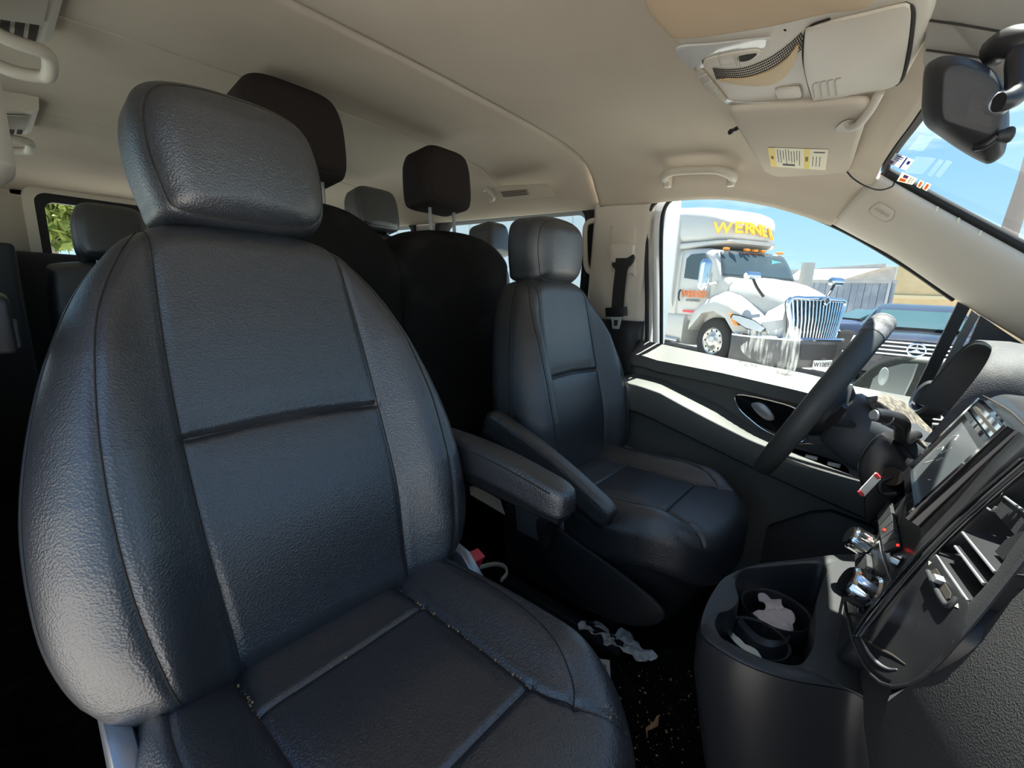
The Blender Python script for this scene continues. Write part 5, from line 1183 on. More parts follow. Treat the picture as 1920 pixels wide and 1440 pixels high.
# ---------------------------------------------------------------- exterior
GZ = -.5
X = dict(
    asphalt=mat('sunlit_lot', (0.30, 0.29, 0.28), 0.9, bump=('n', 30, 0.2, 0.01), noise=(1.2, (0.40, 0.385, 0.37), 0.3, 0.7)),
    twhite=mat('truck_white_paint', (0.52, 0.51, 0.48), 0.30, coat=0.4),
    tgrey=mat('truck_grey_bumper', (0.09, 0.09, 0.09), 0.45, noise=(3, (0.14, 0.14, 0.135), .4, .7)),
    twin=mat('truck_dark_glass', (0.05, 0.07, 0.08), 0.06, spec=0.8),
    tint2=mat('truck_teal_reflection', (0.10, 0.30, 0.32), 0.2, spec=0.8),
    amber=mat('amber_lens', (0.85, 0.28, 0.04), 0.3),
    letter=mat('orange_yellow_lettering', (0.90, 0.42, 0.03), 0.5),
    redletter=mat('orange_red_lettering', (0.75, 0.20, 0.05), 0.5),
    tyre=mat('tyre_rubber', (0.03, 0.03, 0.03), 0.8),
    alu=mat('polished_wheel', (0.62, 0.60, 0.56), 0.3, metal=0.8),
    chromeb=mat('blue_sky_chrome', (0.62, 0.70, 0.78), 0.12, metal=1.0),
    bluecar=mat('dark_blue_car_paint', (0.02, 0.035, 0.08), 0.25, coat=.6),
    blackcar=mat('black_car_paint', (0.012, 0.015, 0.028), 0.25, coat=.6),
    cglass=mat('car_glass', (0.04, 0.08, 0.09), 0.05, spec=0.9),
    metalwall=mat('grey_blue_metal_wall', (0.22, 0.25, 0.30), 0.6, noise=(1.5, (0.34, 0.37, 0.40), .4, .65)),
    greywall=mat('pale_grey_brick', (0.42, 0.40, 0.38), 0.9, noise=(3, (0.50, 0.47, 0.45), .4, .7)),
    tan=mat('tan_stucco', (0.62, 0.47, 0.26), 0.9, noise=(2, (0.68, 0.52, 0.32), .4, .7), bump=('n', 3, .6, .05)),
    tanband=mat('cream_band', (0.70, 0.58, 0.36), 0.8),
    pole=mat('weathered_pole', (0.30, 0.25, 0.22), 0.9),
    leaf=mat('green_leaves', (0.16, 0.22, 0.05), 0.8, noise=(2, (0.32, 0.33, 0.07), .4, .7)),
    trailer=mat('white_trailer_side', (0.62, 0.68, 0.70), 0.5),
    post=mat('pale_concrete_post', (0.45, 0.45, 0.42), 0.8),
)
tag(MB().box((0, 10, GZ - .05), (160, 160, .1)).obj('ground', X['asphalt']), kind='structure')

# ---- semi truck (own frame: +x forward, +y to its left, origin under the front axle centre)
ang_ = math.radians(-33); FD = np.array([math.cos(ang_), math.sin(ang_), 0]); SD = np.array([math.sin(ang_), -math.cos(ang_), 0])   # SD = the side turned to us
ORG = np.array([-1.975, 10.61, GZ]); XSH = 0.0
ang = math.atan2(FD[1], FD[0])
truck = thing('semi_truck', 'white semi truck with sleeper cab parked outside the driver window', 'truck', tuple(ORG), rot=(0, 0, ang))
# vertices are in truck coordinates: x forward, y = minus the near side
T_ = lambda x, s, z: tuple(ORG + FD * (x + XSH) + SD * s + np.array([0, 0, z]))
def tl(secs, name, mt, par=truck, closed=True, caps=True, sharp=35, sub=0):
    return MB().loft([[T_(*p) for p in r] for r in secs], closed=closed, caps=caps).obj(name, mt, par, sharp=sharp)
def sect(x, hw, zb, zt, r, n=40, e=.35, x2=None):
    """rounded box section at x: half width hw, from zb to zt"""
    out = []
    for k in range(n):
        t = 2 * math.pi * k / n; c_, s_ = math.cos(t), math.sin(t)
        out.append((x, hw * np.sign(c_) * abs(c_) ** r, (zb + zt) / 2 + (zt - zb) / 2 * np.sign(s_) * abs(s_) ** r))
    return out
XSH = -.2
# sleeper with aerodynamic roof
tl([sect(-4.2, 1.18, 1.05, 3.60, .22), sect(-3.2, 1.20, 1.05, 3.68, .22), sect(-2.2, 1.20, 1.05, 3.68, .25), sect(-1.45, 1.20, 1.05, 3.62, .25), sect(-1.15, 1.16, 1.05, 3.58, .26)], 'sleeper', X['twhite'])
# roof fairing reaches over the cab with rounded nose
tl([sect(-2.0, 1.20, 2.72, 3.67, .35), sect(-1.4, 1.18, 2.68, 3.62, .40), sect(-1.0, 1.12, 2.66, 3.58, .44), sect(-.6, 1.0, 2.66, 3.50, .48), sect(-.32, .86, 2.68, 3.40, .5), sect(-.14, .70, 2.70, 3.28, .55), sect(-.05, .54, 2.75, 3.16, .6), sect(-.02, .38, 2.82, 3.06, .7)], 'roof_fairing', X['twhite'], sharp=60)
tl([sect(-1.55, 1.14, 2.55, 2.75, .3), sect(-.9, 1.08, 2.58, 2.74, .3), sect(-.2, .84, 2.64, 2.76, .4), sect(.02, .60, 2.68, 2.76, .5)], 'fairing_lip', X['twhite'])
# day cab
tl([sect(-1.5, 1.10, .85, 2.62, .18), sect(-.9, 1.08, .85, 2.62, .18), sect(-.35, 1.04, .85, 2.58, .18), sect(.02, 1.03, .85, 2.50, .2), sect(.30, 1.03, .85, 1.98, .2), sect(.45, .94, .85, 1.85, .25)], 'cab', X['twhite'])
# windshield
ws = [[(.34, -1.0, 1.93), (.40, -.45, 1.93), (.42, 0, 1.93), (.40, .45, 1.93), (.34, 1.0, 1.93)], [(.20, -.95, 2.22), (.24, -.44, 2.22), (.26, 0, 2.22), (.24, .44, 2.22), (.20, .95, 2.22)], [(.04, -.90, 2.47), (.09, -.4, 2.48), (.10, 0, 2.48), (.09, .4, 2.48), (.04, .90, 2.47)]]
o = sheet('truck_windshield', [[T_(*p) for p in r] for r in ws], X['twin'], truck, thick=.02, sub=(20, 10))
tl([[(.16, -.40, 2.10), (.12, -.40, 2.36), (.10, -.72, 2.34), (.14, -.76, 2.10)], [(.28, -.40, 2.10), (.18, -.40, 2.36), (.15, -.72, 2.34), (.25, -.76, 2.10)]], 'windshield_reflection_pane', X['tint2'])  # painted reflection: teal slab laid over the truck windshield
# visor lamps
for s in (-.80, -.22, 0, .22, .72): MB().box(T_(.07 if abs(s) < .5 else .0, s, 2.545), (.10, .12, .05), Matrix.Rotation(ang, 3, 'Z'), .015).obj('marker_lamp', X['amber'], truck)
# side door + window (near side = +s)
SX = 1.085
dw = [(-.85, SX + .005, 1.90), (-.84, SX + .005, 2.35), (-.70, SX + .0, 2.44), (-.25, SX - .02, 2.44), (-.12, SX - .03, 2.30), (-.02, SX - .04, 1.95), (-.3, SX - .02, 1.84)]
MB().prism([T_(*p) for p in dw], tuple(-SD * .03)).obj('door_window', X['twin'], truck, smooth=False)
for P in ([(-.98, 1.105, 2.52), (-.99, 1.108, 1.0)], [(-.98, 1.105, 1.02), (.06, 1.06, 1.02)], [(.02, 1.045, 2.0), (.05, 1.05, 1.02)], [(-1.52, 1.185, 2.6), (-1.55, 1.19, 1.0)], [(-2.4, 1.202, 2.75), (-2.4, 1.202, 1.0)]):
    MB().tube([T_(*p) for p in P], .008, 6).obj('panel_gap', M['beige_d'], truck)
MB().prism([T_(*p) for p in ((-1.9, 1.21, 2.95), (-1.88, 1.21, 3.2), (-1.7, 1.21, 3.26), (-1.50, 1.20, 3.15), (-1.50, 1.20, 2.98))], tuple(-SD * .03)).obj('sleeper_window', X['twin'], truck, smooth=False)
MB().prism([T_(*p) for p in ((-2.1, 1.215, 1.7), (-2.1, 1.215, 2.3), (-1.82, 1.215, 2.3), (-1.78, 1.215, 1.9), (-1.84, 1.215, 1.6))], tuple(-SD * .03)).obj('sleeper_window', X['twin'], truck, smooth=False)
MB().tube([T_(-.88, 1.12, 1.62), T_(-.88, 1.15, 1.55), T_(-.87, 1.15, 1.40), T_(-.87, 1.12, 1.36)], .022, 8).obj('door_handle', M['plastic_s'], truck)
V3 = np.array([0, 0, 1.0])
text('lettering', 'WERNER', .22, X['redletter'], truck, T_(-.42, SX + .012, 1.52), FD, V3, .004, .006)
text('lettering', 'ENTERPRISES', .085, M['ink'], truck, T_(-.42, SX + .012, 1.38), FD, V3, .003)
MB().box(T_(-.52, SX + .005, 1.12), (.42, .02, .05), Matrix.Rotation(ang, 3, 'Z')).obj('red_stripe', M['red'], truck)
# big lettering over the fairing: on the rounded nose, each letter on its own tangent
for k, ch in enumerate('WERNER'):
    s_ = [.70, .45, .23, .02, -.20, -.42][k]; x_ = .0 - .34 * (s_ / .8) ** 2; z_ = [2.96, 2.99, 3.0, 2.99, 2.97, 2.94][k]
    sl_ = -.68 * s_ / .64; tx = np.array([-sl_ * 1.0, 1.0]); tx /= np.linalg.norm(tx)
    U_ = FD * tx[0] - SD * tx[1]; W_ = V3 - (FD * tx[1] + SD * tx[0]) * .35
    e_ = [.30, .19, .10, .055, .055, .09][k]; o = T_(x_ + e_ * tx[1], s_ + e_ * tx[0], z_)
    text('lettering', ch, .36, X['letter'], truck, o, U_, W_, .012, .010)
XSH = 0.0
# hood and fenders
def hood_sec(x, hw, zt, zb=.95): 
    return [(x, hw, zb), (x, hw, zb + (zt - zb) * .5), (x, hw * .97, zt - .20), (x, hw * .85, zt - .08), (x, hw * .6, zt - .02), (x, 0, zt + .02), (x, -hw * .6, zt - .02), (x, -hw * .85, zt - .08), (x, -hw * .97, zt - .20), (x, -hw, zb + (zt - zb) * .5), (x, -hw, zb)]
tl([hood_sec(.1, .93, 1.93), hood_sec(.5, .90, 1.90), hood_sec(.9, .82, 1.82), hood_sec(1.25, .70, 1.70), hood_sec(1.5, .60, 1.58), hood_sec(1.60, .56, 1.48)], 'hood', X['twhite'], sharp=60)
for s in (1, -1):
    R_ = []
    for x, zt, w0, w1 in ((-.52, 1.02, .80, 1.20), (-.4, 1.28, .78, 1.22), (-.1, 1.50, .72, 1.23), (.25, 1.58, .68, 1.23), (.6, 1.50, .62, 1.20), (.90, 1.34, .52, 1.15), (1.15, 1.18, .44, 1.04), (1.4, 1.02, .40, .86), (1.50, .95, .38, .72)):
        zb = GZ + 0 + (1.07 if abs(x) > 9 else 0) ; arch_ = math.sqrt(max(0, .66 ** 2 - (x - .2) ** 2)) + .52 if abs(x - .2) < .66 else .70
        zb = max(.70, arch_)
        R_.append([(x, s * w0, zt + .05), (x, s * (w0 * .5 + w1 * .5), zt + .03), (x, s * w1 * .96, zt - .10), (x, s * w1, zt - .22), (x, s * w1, zb), (x, s * w0, zb)])
    tl(R_, 'fender', X['twhite'], sharp=50)
# headlamps
for s in (1, -1):
    hl = [(.78, 1.205, 1.06), (.80, 1.20, 1.13), (.95, 1.17, 1.12), (1.2, 1.05, 1.05), (1.38, .93, .92), (1.34, .98, .84), (1.1, 1.12, .90)]
    tl([[(x + .05, (w_ + .05) * s, z) for x, w_, z in hl], [(x - .05, (w_ - .06) * s, z) for x, w_, z in hl]], 'headlamp', M['chrome'], sharp=30)
    tl([[(x + .035 + (x - 1.05) * .12, (w_ + .035) * s, z + (z - 1.0) * .18) for x, w_, z in hl], [(x - .05, (w_ - .06) * s, z) for x, w_, z in hl]], 'headlamp_bezel', M['plastic'], sharp=30)
    am = [(.70, 1.235, 1.16), (.78, 1.23, 1.14), (.98, 1.20, .93), (.90, 1.225, .93)]
    tl([[(x, w_ * s, z) for x, w_, z in am], [(x, (w_ - .06) * s, z) for x, w_, z in am]], 'turn_lamp', X['amber'], sharp=20)
# grille: chrome surround with vertical bars
def gp_(a, b, o=0): # a across -1..1 (near side +1), b 0..1 height
    w_ = .70 - .15 * (1 - b); return (1.74 - .03 * a * a * 3 + o - .04 * b, w_ * a, .74 + .74 * b + .03 * (1 - a * a) * b)
go = [gp_(-1, 1), gp_(-.5, 1.02), gp_(0, 1.03), gp_(.5, 1.02), gp_(1, 1), gp_(1, .5), gp_(.98, .06), gp_(.5, 0), gp_(0, -.01), gp_(-.5, 0), gp_(-.98, .06), gp_(-1, .5)]
MB().tube([T_(*p) for p in cat(go, 90, True)] + [T_(*go[0])], .045, 10).obj('grille_surround', X['chromeb'], truck)
MB().prism([T_(*(p[0] - .03, p[1], p[2])) for p in cat(go, 60, True)], tuple(-FD * .05)).obj('grille_back', M['gloss'], truck)
for k in range(16):
    a = -.92 + 1.84 * k / 15; MB().tube([T_(*gp_(a, .03, .0)), T_(*gp_(a, .5, .02)), T_(*gp_(a, .99, 0))], .020, 8).obj('grille_bar', X['chromeb'], truck)
em = [(1.78, 0, 1.40), (1.78, .09, 1.50), (1.77, 0, 1.60), (1.78, -.09, 1.50)]
e1 = tl([em, [(x + .03, s, z) for x, s, z in em]], 'emblem', M['chrome'], sharp=20)
em2 = [(1.812, 0, 1.44), (1.812, .05, 1.50), (1.812, 0, 1.56), (1.812, -.05, 1.50)]
tl([em2, [(x + .005, s, z) for x, s, z in em2]], 'emblem_core', M['ink'], e1, sharp=20)
# front shell beside the grille, bumper
tl([[(1.50, .86, .74), (1.58, .55, .72), (1.62, .30, .72), (1.62, -.30, .72), (1.58, -.55, .72), (1.50, -.86, .74)], [(1.30, .98, 1.02), (1.50, .66, 1.10), (1.56, .30, 1.3), (1.56, -.30, 1.3), (1.50, -.66, 1.10), (1.30, -.98, 1.02)], [(1.2, .7, 1.30), (1.48, .60, 1.44), (1.52, .3, 1.5), (1.52, -.3, 1.5), (1.48, -.60, 1.44), (1.2, -.7, 1.3)]], 'front_shell', X['twhite'], closed=False, caps=False)
bp = [(.85, 1.205), (1.0, 1.20), (1.15, 1.18), (1.50, 1.02), (1.72, .70), (1.80, .30), (1.82, 0), (1.80, -.30), (1.72, -.70), (1.50, -1.02), (1.15, -1.18), (1.0, -1.20), (.85, -1.205)]
bp = cat(bp, 60)
tl([[(x - .03, s * .98, .76) for x, s in bp], [(x, s, .72) for x, s in bp], [(x + .01, s * 1.0, .50) for x, s in bp], [(x, s, .30) for x, s in bp], [(x - .05, s * .97, .20) for x, s in bp], [(x - .15, s * .92, .18) for x, s in bp]], 'bumper', X['tgrey'], closed=False, caps=False)
tl([[(x - .03, s * .985, .78) for x, s in bp], [(x + .012, s * 1.004, .755) for x, s in bp], [(x + .005, s * 1.0, .725) for x, s in bp]], 'bumper_trim', X['chromeb'], closed=False, caps=False)
tl([[(1.805, .44, .66), (1.83, 0, .67), (1.79, -.50, .66)], [(1.825, .42, .50), (1.845, 0, .50), (1.80, -.50, .50)], [(1.81, .40, .36), (1.83, 0, .36), (1.79, -.46, .36)]], 'bumper_insert', M['plastic'], closed=False, caps=False)
tl([[(1.84, .10, .36), (1.845, -.36, .36), (1.845, -.36, .18), (1.84, .10, .18)], [(1.86, .10, .36), (1.865, -.36, .36), (1.865, -.36, .18), (1.86, .10, .18)]], 'number_plate', M['paper'], sharp=20)
text('lettering', 'W10893', .13, M['ink'], truck, T_(1.867, -.13, .27), -SD, V3, .002)
# wheels
def wheel(x, s, r=.52, w_=.30):
    c_ = np.array(T_(x, s, r)); ax_ = Vector(SD) * (1 if s > 0 else -1)
    rg_ = lambda rr_, o: [tuple(Vector(c_) + ax_ * o + (Vector(FD) * math.cos(t) + Vector((0, 0, 1)) * math.sin(t)) * rr_) for t in np.linspace(0, 2 * math.pi, 48, endpoint=False)]
    tr = MB().loft([rg_(.27, -w_ + .05), rg_(r * .94, -w_), rg_(r, -w_ + .05), rg_(r, -.05), rg_(r * .95, 0), rg_(.32, .01), rg_(.29, -.02)], caps=False).obj('tyre', X['tyre'], truck, sharp=60)
    MB().loft([rg_(.30, .0), rg_(.285, .012), rg_(.27, -.01), rg_(.25, -.02), rg_(.22, -.02), rg_(.15, .01), rg_(.13, .05), rg_(.10, .07), rg_(.01, .075)], caps=False).obj('wheel_rim', X['alu'], tr, sharp=60)
    for k in range(10):
        t = k * math.pi / 5; d_ = Vector(FD) * math.cos(t) + Vector((0, 0, 1)) * math.sin(t)
        MB().cyl(tuple(Vector(c_) + d_ * .235 - ax_ * .03), tuple(Vector(c_) + d_ * .235 - ax_ * .017), .025, 10).obj('hand_hole', M['seamdark'], tr)
wheel(.2, 1.10); wheel(.2, -1.10); wheel(-4.4, 1.10); wheel(-4.4, -1.10)
# side skirt, step and fuel tank cover
tl([sect(-4.0, 1.16, .28, 1.08, .25), sect(-.80, 1.14, .30, 1.08, .25)], 'side_skirt', X['twhite'])
MB().tube([T_(-2.0, 1.19, .42), T_(-.85, 1.17, .40)], .06, 10).obj('step_rail', X['alu'], truck)
MB().box(T_(-1.5, 0, .6), (5.6, .9, .3), Matrix.Rotation(ang, 3, 'Z')).obj('chassis', M['plastic'], truck)
# mirrors
mb_ = np.array(T_(-.02, 1.36, 2.0))
MB().tube(cat([T_(.0, 1.36, 1.62), T_(.0, 1.37, 1.8), T_(.0, 1.37, 2.1), T_(.0, 1.36, 2.26)], 14), [.08, .11, .12, .12, .12, .12, .12, .12, .12, .12, .12, .12, .11, .08], 14, flat=1.1).obj('side_mirror', X['chromeb'], truck)
MB().tube([T_(.02, 1.02, 1.78), T_(.0, 1.20, 1.74), T_(.0, 1.36, 1.72)], .035, 8).obj('mirror_arm', X['twhite'], truck)
for s in (1, -1):
    a0, a1 = T_(1.10, s * .80, 1.52), T_(.95, s * (1.02 if s > 0 else 1.22), 1.92)
    MB().tube(cat([a0, tuple(np.array(a0) * .4 + np.array(a1) * .6 + np.array([0, 0, -.04])), a1], 10), .028, 8).obj('mirror_arm', M['plastic_s'], truck)
    MB().tube([tuple(np.array(a1) + SD * .16), tuple(np.array(a1) + SD * .12), tuple(np.array(a1) - SD * .14), tuple(np.array(a1) - SD * .18)], [.05, .085, .085, .05], 12).obj('hood_mirror', X['chromeb'], truck)

# ---- fence wall, buildings, post, pole
def wallbox(name, label, ct, p0, p1, z0, z1, th, mt, kindx=None):
    p0, p1 = np.array(p0), np.array(p1); d_ = p1 - p0; L_ = np.hypot(*d_[:2]); a_ = math.atan2(d_[1], d_[0]); c_ = (p0 + p1) / 2
    o = MB().box((c_[0], c_[1], (z0 + z1) / 2), (L_, th, z1 - z0), Matrix.Rotation(a_, 3, 'Z')).obj(name, mt); tag(o, label, ct); return o
f0, f1 = A(1300, 494, y=27), A(1681, 527, y=23)
fence = thing('metal_fence', 'grey blue metal panel wall behind the truck', 'wall', (f1[0], f1[1], GZ))
d_ = np.array(f1) - np.array(f0); L_ = np.hypot(d_[0], d_[1]); a_ = math.atan2(d_[1], d_[0])
mm = MB(); zt = f1[2]
for k in range(40):
    c_ = np.array(f0) + d_ * ((k + .5) / 40); mm.box((c_[0], c_[1], (zt + GZ) / 2), (L_ / 40 * .94, .10 + .03 * (k % 2), zt - GZ - .1), Matrix.Rotation(a_, 3, 'Z'))
mm.obj('panel_wall', X['metalwall'], fence, smooth=False)
MB().box(tuple((np.array(f0) + np.array(f1))[:2] / 2) + (zt - .02,), (L_, .22, .14), Matrix.Rotation(a_, 3, 'Z')).obj('cap_rail', X['greywall'], fence)
MB().box((f1[0] - .15, f1[1], (zt + GZ) / 2), (.09, .16, zt - GZ), Matrix.Rotation(a_, 3, 'Z')).obj('corner_post', M['steel'], fence)
b0 = A(1500, 505, y=38); b1 = A(1662, 494, y=33); b2 = A(1683, 497, y=33)
gb = thing('grey_building', 'pale grey building with stepped parapet above the metal wall', 'building', (b1[0], b1[1], GZ))
MB().prism([(b0[0] - 6, b0[1] + 3, GZ), (b2[0], b2[1], GZ), (b2[0], b2[1], A(1683, 500, y=33)[2]), (b1[0], b1[1], A(1662, 500, y=33)[2]), (b1[0], b1[1], b1[2]), (b0[0], b0[1], b0[2]), (b0[0] - 6, b0[1] + 3, b0[2] - .3)], (0, 4, 0)).obj('facade', X['greywall'], gb, smooth=False)
t0, t1 = A(1684, 500, y=27), A(1990, 700, y=15)
zt_b = A(1683, 498, y=27)[2]
tb = thing('tan_building', 'tan stucco building with cream band at the right behind the cars', 'building', (t0[0], t0[1], GZ))
MB().prism([(t0[0], 27, GZ), (14, 25.5, GZ), (14, 25.5, zt_b), (t0[0], 27, zt_b)], (0, 4, 0)).obj('facade', X['tan'], tb, smooth=False)
zb_b = A(1700, 560, y=26.9)[2]
MB().prism([(t0[0], 26.92, zb_b), (14, 25.42, zb_b), (14, 25.42, zb_b + .16), (t0[0], 26.92, zb_b + .16)], (0, .1, 0)).obj('cream_band', X['tanband'], tb, smooth=False)
pp = A(1516, 495, y=15); pb_ = (pp[0], pp[1], GZ)
tag(MB().cyl(pb_, (pp[0], pp[1], A(1516, 493, y=15)[2]), .17, 20).obj('exhaust_stack_post', X['post']), 'thick pale post rising behind the truck hood', 'post')
q0, q1 = A(1925, 335, y=18), A(1886, 456, y=18)
tag(MB().tube([(q1[0], q1[1], GZ), q1, q0, (q0[0], q0[1], 9)], [.22, .20, .17, .14], 12).obj('utility_pole', X['pole']), 'weathered utility pole seen through the windshield at the right edge', 'pole')

# ---- cars beyond
def car(name, label, org, yaw, mt, s=1.0, zs=1.0):
    root = thing(name, label, 'car', org, rot=(0, 0, yaw))
    cy, sy = math.cos(yaw), math.sin(yaw)
    T2 = lambda x, y, z: (org[0] + (x * cy - y * sy) * s, org[1] + (x * sy + y * cy) * s, org[2] + z * s * zs)
    def sec(x, hw, zb, zs, zt, ht): return [T2(x, hw, zb), T2(x, hw * 1.0, zs * .6 + zb * .4), T2(x, hw * .97, zs), T2(x, ht * 1.02, zt - .08), T2(x, ht * .8, zt), T2(x, 0, zt + .02), T2(x, -ht * .8, zt), T2(x, -ht * 1.02, zt - .08), T2(x, -hw * .97, zs), T2(x, -hw, zs * .6 + zb * .4), T2(x, -hw, zb)]
    body_ = [sec(2.36, .80, .30, .80, .98, .72), sec(2.2, .88, .25, .86, 1.06, .80), sec(1.6, .94, .25, .92, 1.10, .84), sec(.95, .95, .25, .95, 1.14, .82), sec(.0, .96, .25, 1.0, 1.16, .82), sec(-1.8, .96, .25, 1.02, 1.18, .8), sec(-2.35, .90, .35, .98, 1.14, .75)]
    MB().loft(body_, closed=True).obj('body', mt, root, sharp=40)
    gh = [(1.0, 1.10, .80, .03), (.35, 1.52, .68, 0), (-.2, 1.70, .64, 0), (-1.3, 1.72, .63, 0), (-2.1, 1.55, .66, 0), (-2.3, 1.15, .74, 0)]
    MB().loft([[T2(x, hw + .12, 1.08), T2(x, hw, z), T2(x, hw * .8, z + .03), T2(x, -hw * .8, z + .03), T2(x, -hw, z), T2(x, -hw - .12, 1.08)] for x, z, hw, _ in gh]).obj('roof', mt, root, sharp=40)
    MB().prism([T2(1.0, .70, 1.16), T2(.40, .60, 1.53), T2(.40, -.60, 1.53), T2(1.0, -.70, 1.16)], tuple(np.array(T2(.06, 0, .05)) - np.array(T2(0, 0, 0)))).obj('windshield', X['cglass'], root, smooth=False)
    for sd in (1, -1):
        for pts in ([(.75, 1.18), (.25, 1.46), (-.45, 1.62), (-.45, 1.18)], [(-.55, 1.18), (-.55, 1.62), (-1.3, 1.62), (-1.35, 1.18)], [(-1.45, 1.18), (-1.4, 1.60), (-1.95, 1.48), (-2.1, 1.20)]):
            MB().prism([T2(x, sd * (.90 - (z - 1.1) * .42), z) for x, z in pts], tuple(np.array(T2(0, sd * .03, .01)) - np.array(T2(0, 0, 0)))).obj('side_window', X['cglass'], root, smooth=False)
        for wx in (1.45, -1.45):
            MB().tube([T2(wx, sd * .72, .36), T2(wx, sd * .74, .36), T2(wx, sd * .95, .36), T2(wx, sd * .97, .36)], [.33 * s, .36 * s, .36 * s, .33 * s], 32).obj('wheel', X['tyre'], root)
        MB().prism([T2(2.22, sd * .92, .76), T2(2.38, sd * .64, .72), T2(2.36, sd * .62, .92), T2(2.10, sd * .88, 1.0)], tuple(np.array(T2(.06, sd * .03, .0)) - np.array(T2(0, 0, 0)))).obj('headlamp', M['lampglass'], root, smooth=False)
    g_ = MB().prism([T2(2.37, .55, .66), T2(2.37, -.55, .66), T2(2.34, -.60, .98), T2(2.34, .60, .98)], tuple(np.array(T2(.05, 0, 0)) - np.array(T2(0, 0, 0)))).obj('grille', M['gloss'], root, smooth=False)
    for k in range(4): MB().prism([T2(2.43 - k * .006, .54, .69 + k * .08), T2(2.43 - k * .006, -.54, .69 + k * .08), T2(2.43 - k * .006, -.54, .72 + k * .08), T2(2.43 - k * .006, .54, .72 + k * .08)], tuple(np.array(T2(.02, 0, 0)) - np.array(T2(0, 0, 0)))).obj('grille_slat', M['chrome'], g_, smooth=False)
    rgc = [T2(2.47, .12 * math.cos(t), .83 + .12 * math.sin(t)) for t in np.linspace(0, 2 * math.pi, 30)]
    MB().tube(rgc, .014 * s, 8).obj('emblem_ring', M['chrome'], g_)
    for t in (90, 210, 330): MB().tube([T2(2.47, 0, .83), T2(2.47, .12 * math.cos(math.radians(t)), .83 + .12 * math.sin(math.radians(t)))], [.018 * s, .006 * s], 6).obj('emblem_spoke', M['chrome'], g_)
    return root
p = CAM + 15 * (ROT.T @ np.array([(1650 - 960) / F_PX, (720 - 600) / F_PX, -1.0]))
blue = car('suv', 'dark blue suv beyond the black car, windshield showing', (p[0], p[1], GZ), math.radians(212), X['bluecar'], 1.0, .86)
p = CAM + 7.6 * (ROT.T @ np.array([(1693 - 960) / F_PX, (720 - 640) / F_PX, -1.0]))
black = car('suv', 'black car with star emblem grille facing the driver window', (p[0] + .20, p[1] + 2.5, GZ), math.radians(-90), X['blackcar'], 1.0, .88)
# ---- van's own exterior mirror
em_ = thing('door_mirror', 'dusty black exterior mirror with round blind spot mirror, outside the driver window', 'mirror', A(1690, 720, y=1.05))
P = [(1575, 735), (1600, 700), (1640, 668), (1680, 658), (1735, 662), (1764, 672), (1766, 690), (1755, 740), (1740, 790), (1700, 830), (1640, 820), (1590, 790)]
Pm = cat([A(a, b + 12, y=1.02) for a, b in P], 70, True); cme = Pm.mean(0)
rows = [[tuple(cme + (q - cme) * k + np.array([.0 + o * .9, o * .45, 0])) for q in Pm] for k, o in ((.90, 0), (1.0, .01), (1.02, .04), (.98, .09), (.80, .12), (.4, .135), (.01, .14))]
MB().loft(rows).obj('housing', M['dustyblack'], em_, sharp=60)
Q = [(1640, 700), (1665, 680), (1695, 672), (1722, 672), (1712, 700), (1690, 745), (1665, 790), (1640, 800), (1620, 760)]
MB().prism([tuple(np.array(A(a, b + 10, y=1.02)) + np.array([-.004, -.004, 0])) for a, b in Q], (.004, .002, 0)).obj('mirror_glass', M['mglass'], em_, smooth=False)
c_ = np.array(A(1656, 706, y=1.01)); s1 = np.array(A(1666, 706, y=1.01)) - c_
MB().loft([[tuple(c_ + np.array([.010 * k2 * math.cos(t) * 1.0, -.002 - o, .024 * k2 * math.sin(t)])) for t in np.linspace(0, 2 * math.pi, 30, endpoint=False)] for k2, o in ((1.15, 0), (1.1, .004), (.95, .004), (.5, .006), (.05, .007))]).obj('blind_spot_mirror', M['mglass2'], em_)
MB().tube(cat([tuple(cme + np.array([.03, -.02, -.06])), tuple(cme + np.array([.05, -.12, -.09])), tuple(cme + np.array([.06, -.2, -.10]))], 10), .03, 12).obj('mirror_foot', M['plastic'], em_)

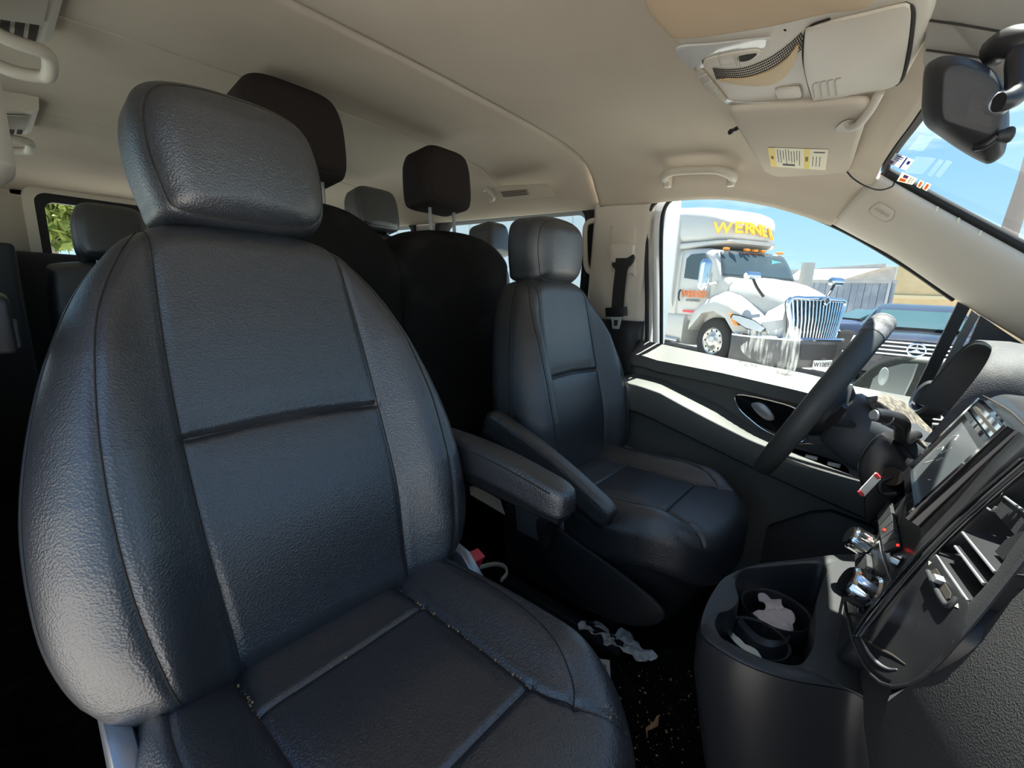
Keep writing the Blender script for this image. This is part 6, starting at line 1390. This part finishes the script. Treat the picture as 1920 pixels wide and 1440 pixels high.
# ---- white trailer beside the van (seen through the sliding windows)
tr = thing('box_trailer', 'white box trailer seen through the far sliding window', 'trailer', (-6, 5.6, GZ))
MB().box((-7.6, 6.8, 1.35), (9.5, 2.4, 2.7), bev=.03).obj('box', X['trailer'], tr)
for k in range(16): MB().box((-12.1 + k * .6, 5.585, 1.35), (.05, .03, 2.6)).obj('side_rib', X['trailer'], tr)
for x_ in (-10.5, -11.6): MB().tube([(x_, 5.7, GZ + .5), (x_, 6.0, GZ + .5)], .5, 28).obj('wheel', X['tyre'], tr)
MB().box((-7.6, 6.8, -.1), (9.3, 1.0, .2)).obj('chassis', M['plastic'], tr)
# ---- trees behind the van
def tree(label, x, y, h, r, seed):
    t_ = thing('tree', label, 'tree', (x, y, GZ), group=None); rn = random.Random(seed)
    MB().tube(cat([(x, y, GZ), (x + .1, y, GZ + h * .4), (x - .2, y + .1, GZ + h * .8)], 10), [.18 - .012 * k for k in range(10)], 8).obj('trunk', X['pole'], t_)
    for k in range(7):
        a_ = rn.uniform(0, 6.28); MB().tube(cat([(x, y, GZ + h * rn.uniform(.35, .6)), (x + math.cos(a_) * r * .5, y + math.sin(a_) * r * .5, GZ + h * .75), (x + math.cos(a_) * r, y + math.sin(a_) * r, GZ + h * rn.uniform(.8, 1.0))], 8), [.07 - .007 * j for j in range(8)], 5).obj('branch', X['pole'], t_)
    V_, F_ = [], []
    for k in range(2600):
        d = Vector((rn.gauss(0, 1), rn.gauss(0, 1), rn.gauss(0, .7))).normalized() * r * rn.uniform(.35, 1.05) ** .6
        c_ = Vector((x, y, GZ + h * .72)) + d; a_ = Vector((rn.gauss(0, 1), rn.gauss(0, 1), rn.gauss(0, 1))).normalized(); b_ = a_.cross(Vector((rn.gauss(0, 1), rn.gauss(0, 1), 1))).normalized(); s_ = rn.uniform(.06, .14)
        n_ = len(V_); V_ += [tuple(c_ + a_ * s_ * 1.6), tuple(c_ + b_ * s_ * .6), tuple(c_ - a_ * s_ * 1.6), tuple(c_ - b_ * s_ * .6)]; F_.append([n_, n_ + 1, n_ + 2, n_ + 3])
    raw('foliage', V_, F_, X['leaf'], t_, smooth=False)
tree('yellow green tree behind the van, seen at the left of the rear window', -15, .35, 3.9, 1.0, 1)
tree('pale green tree behind the van, seen at the right of the rear window', -18, 2.9, 4.2, 1.2, 2)
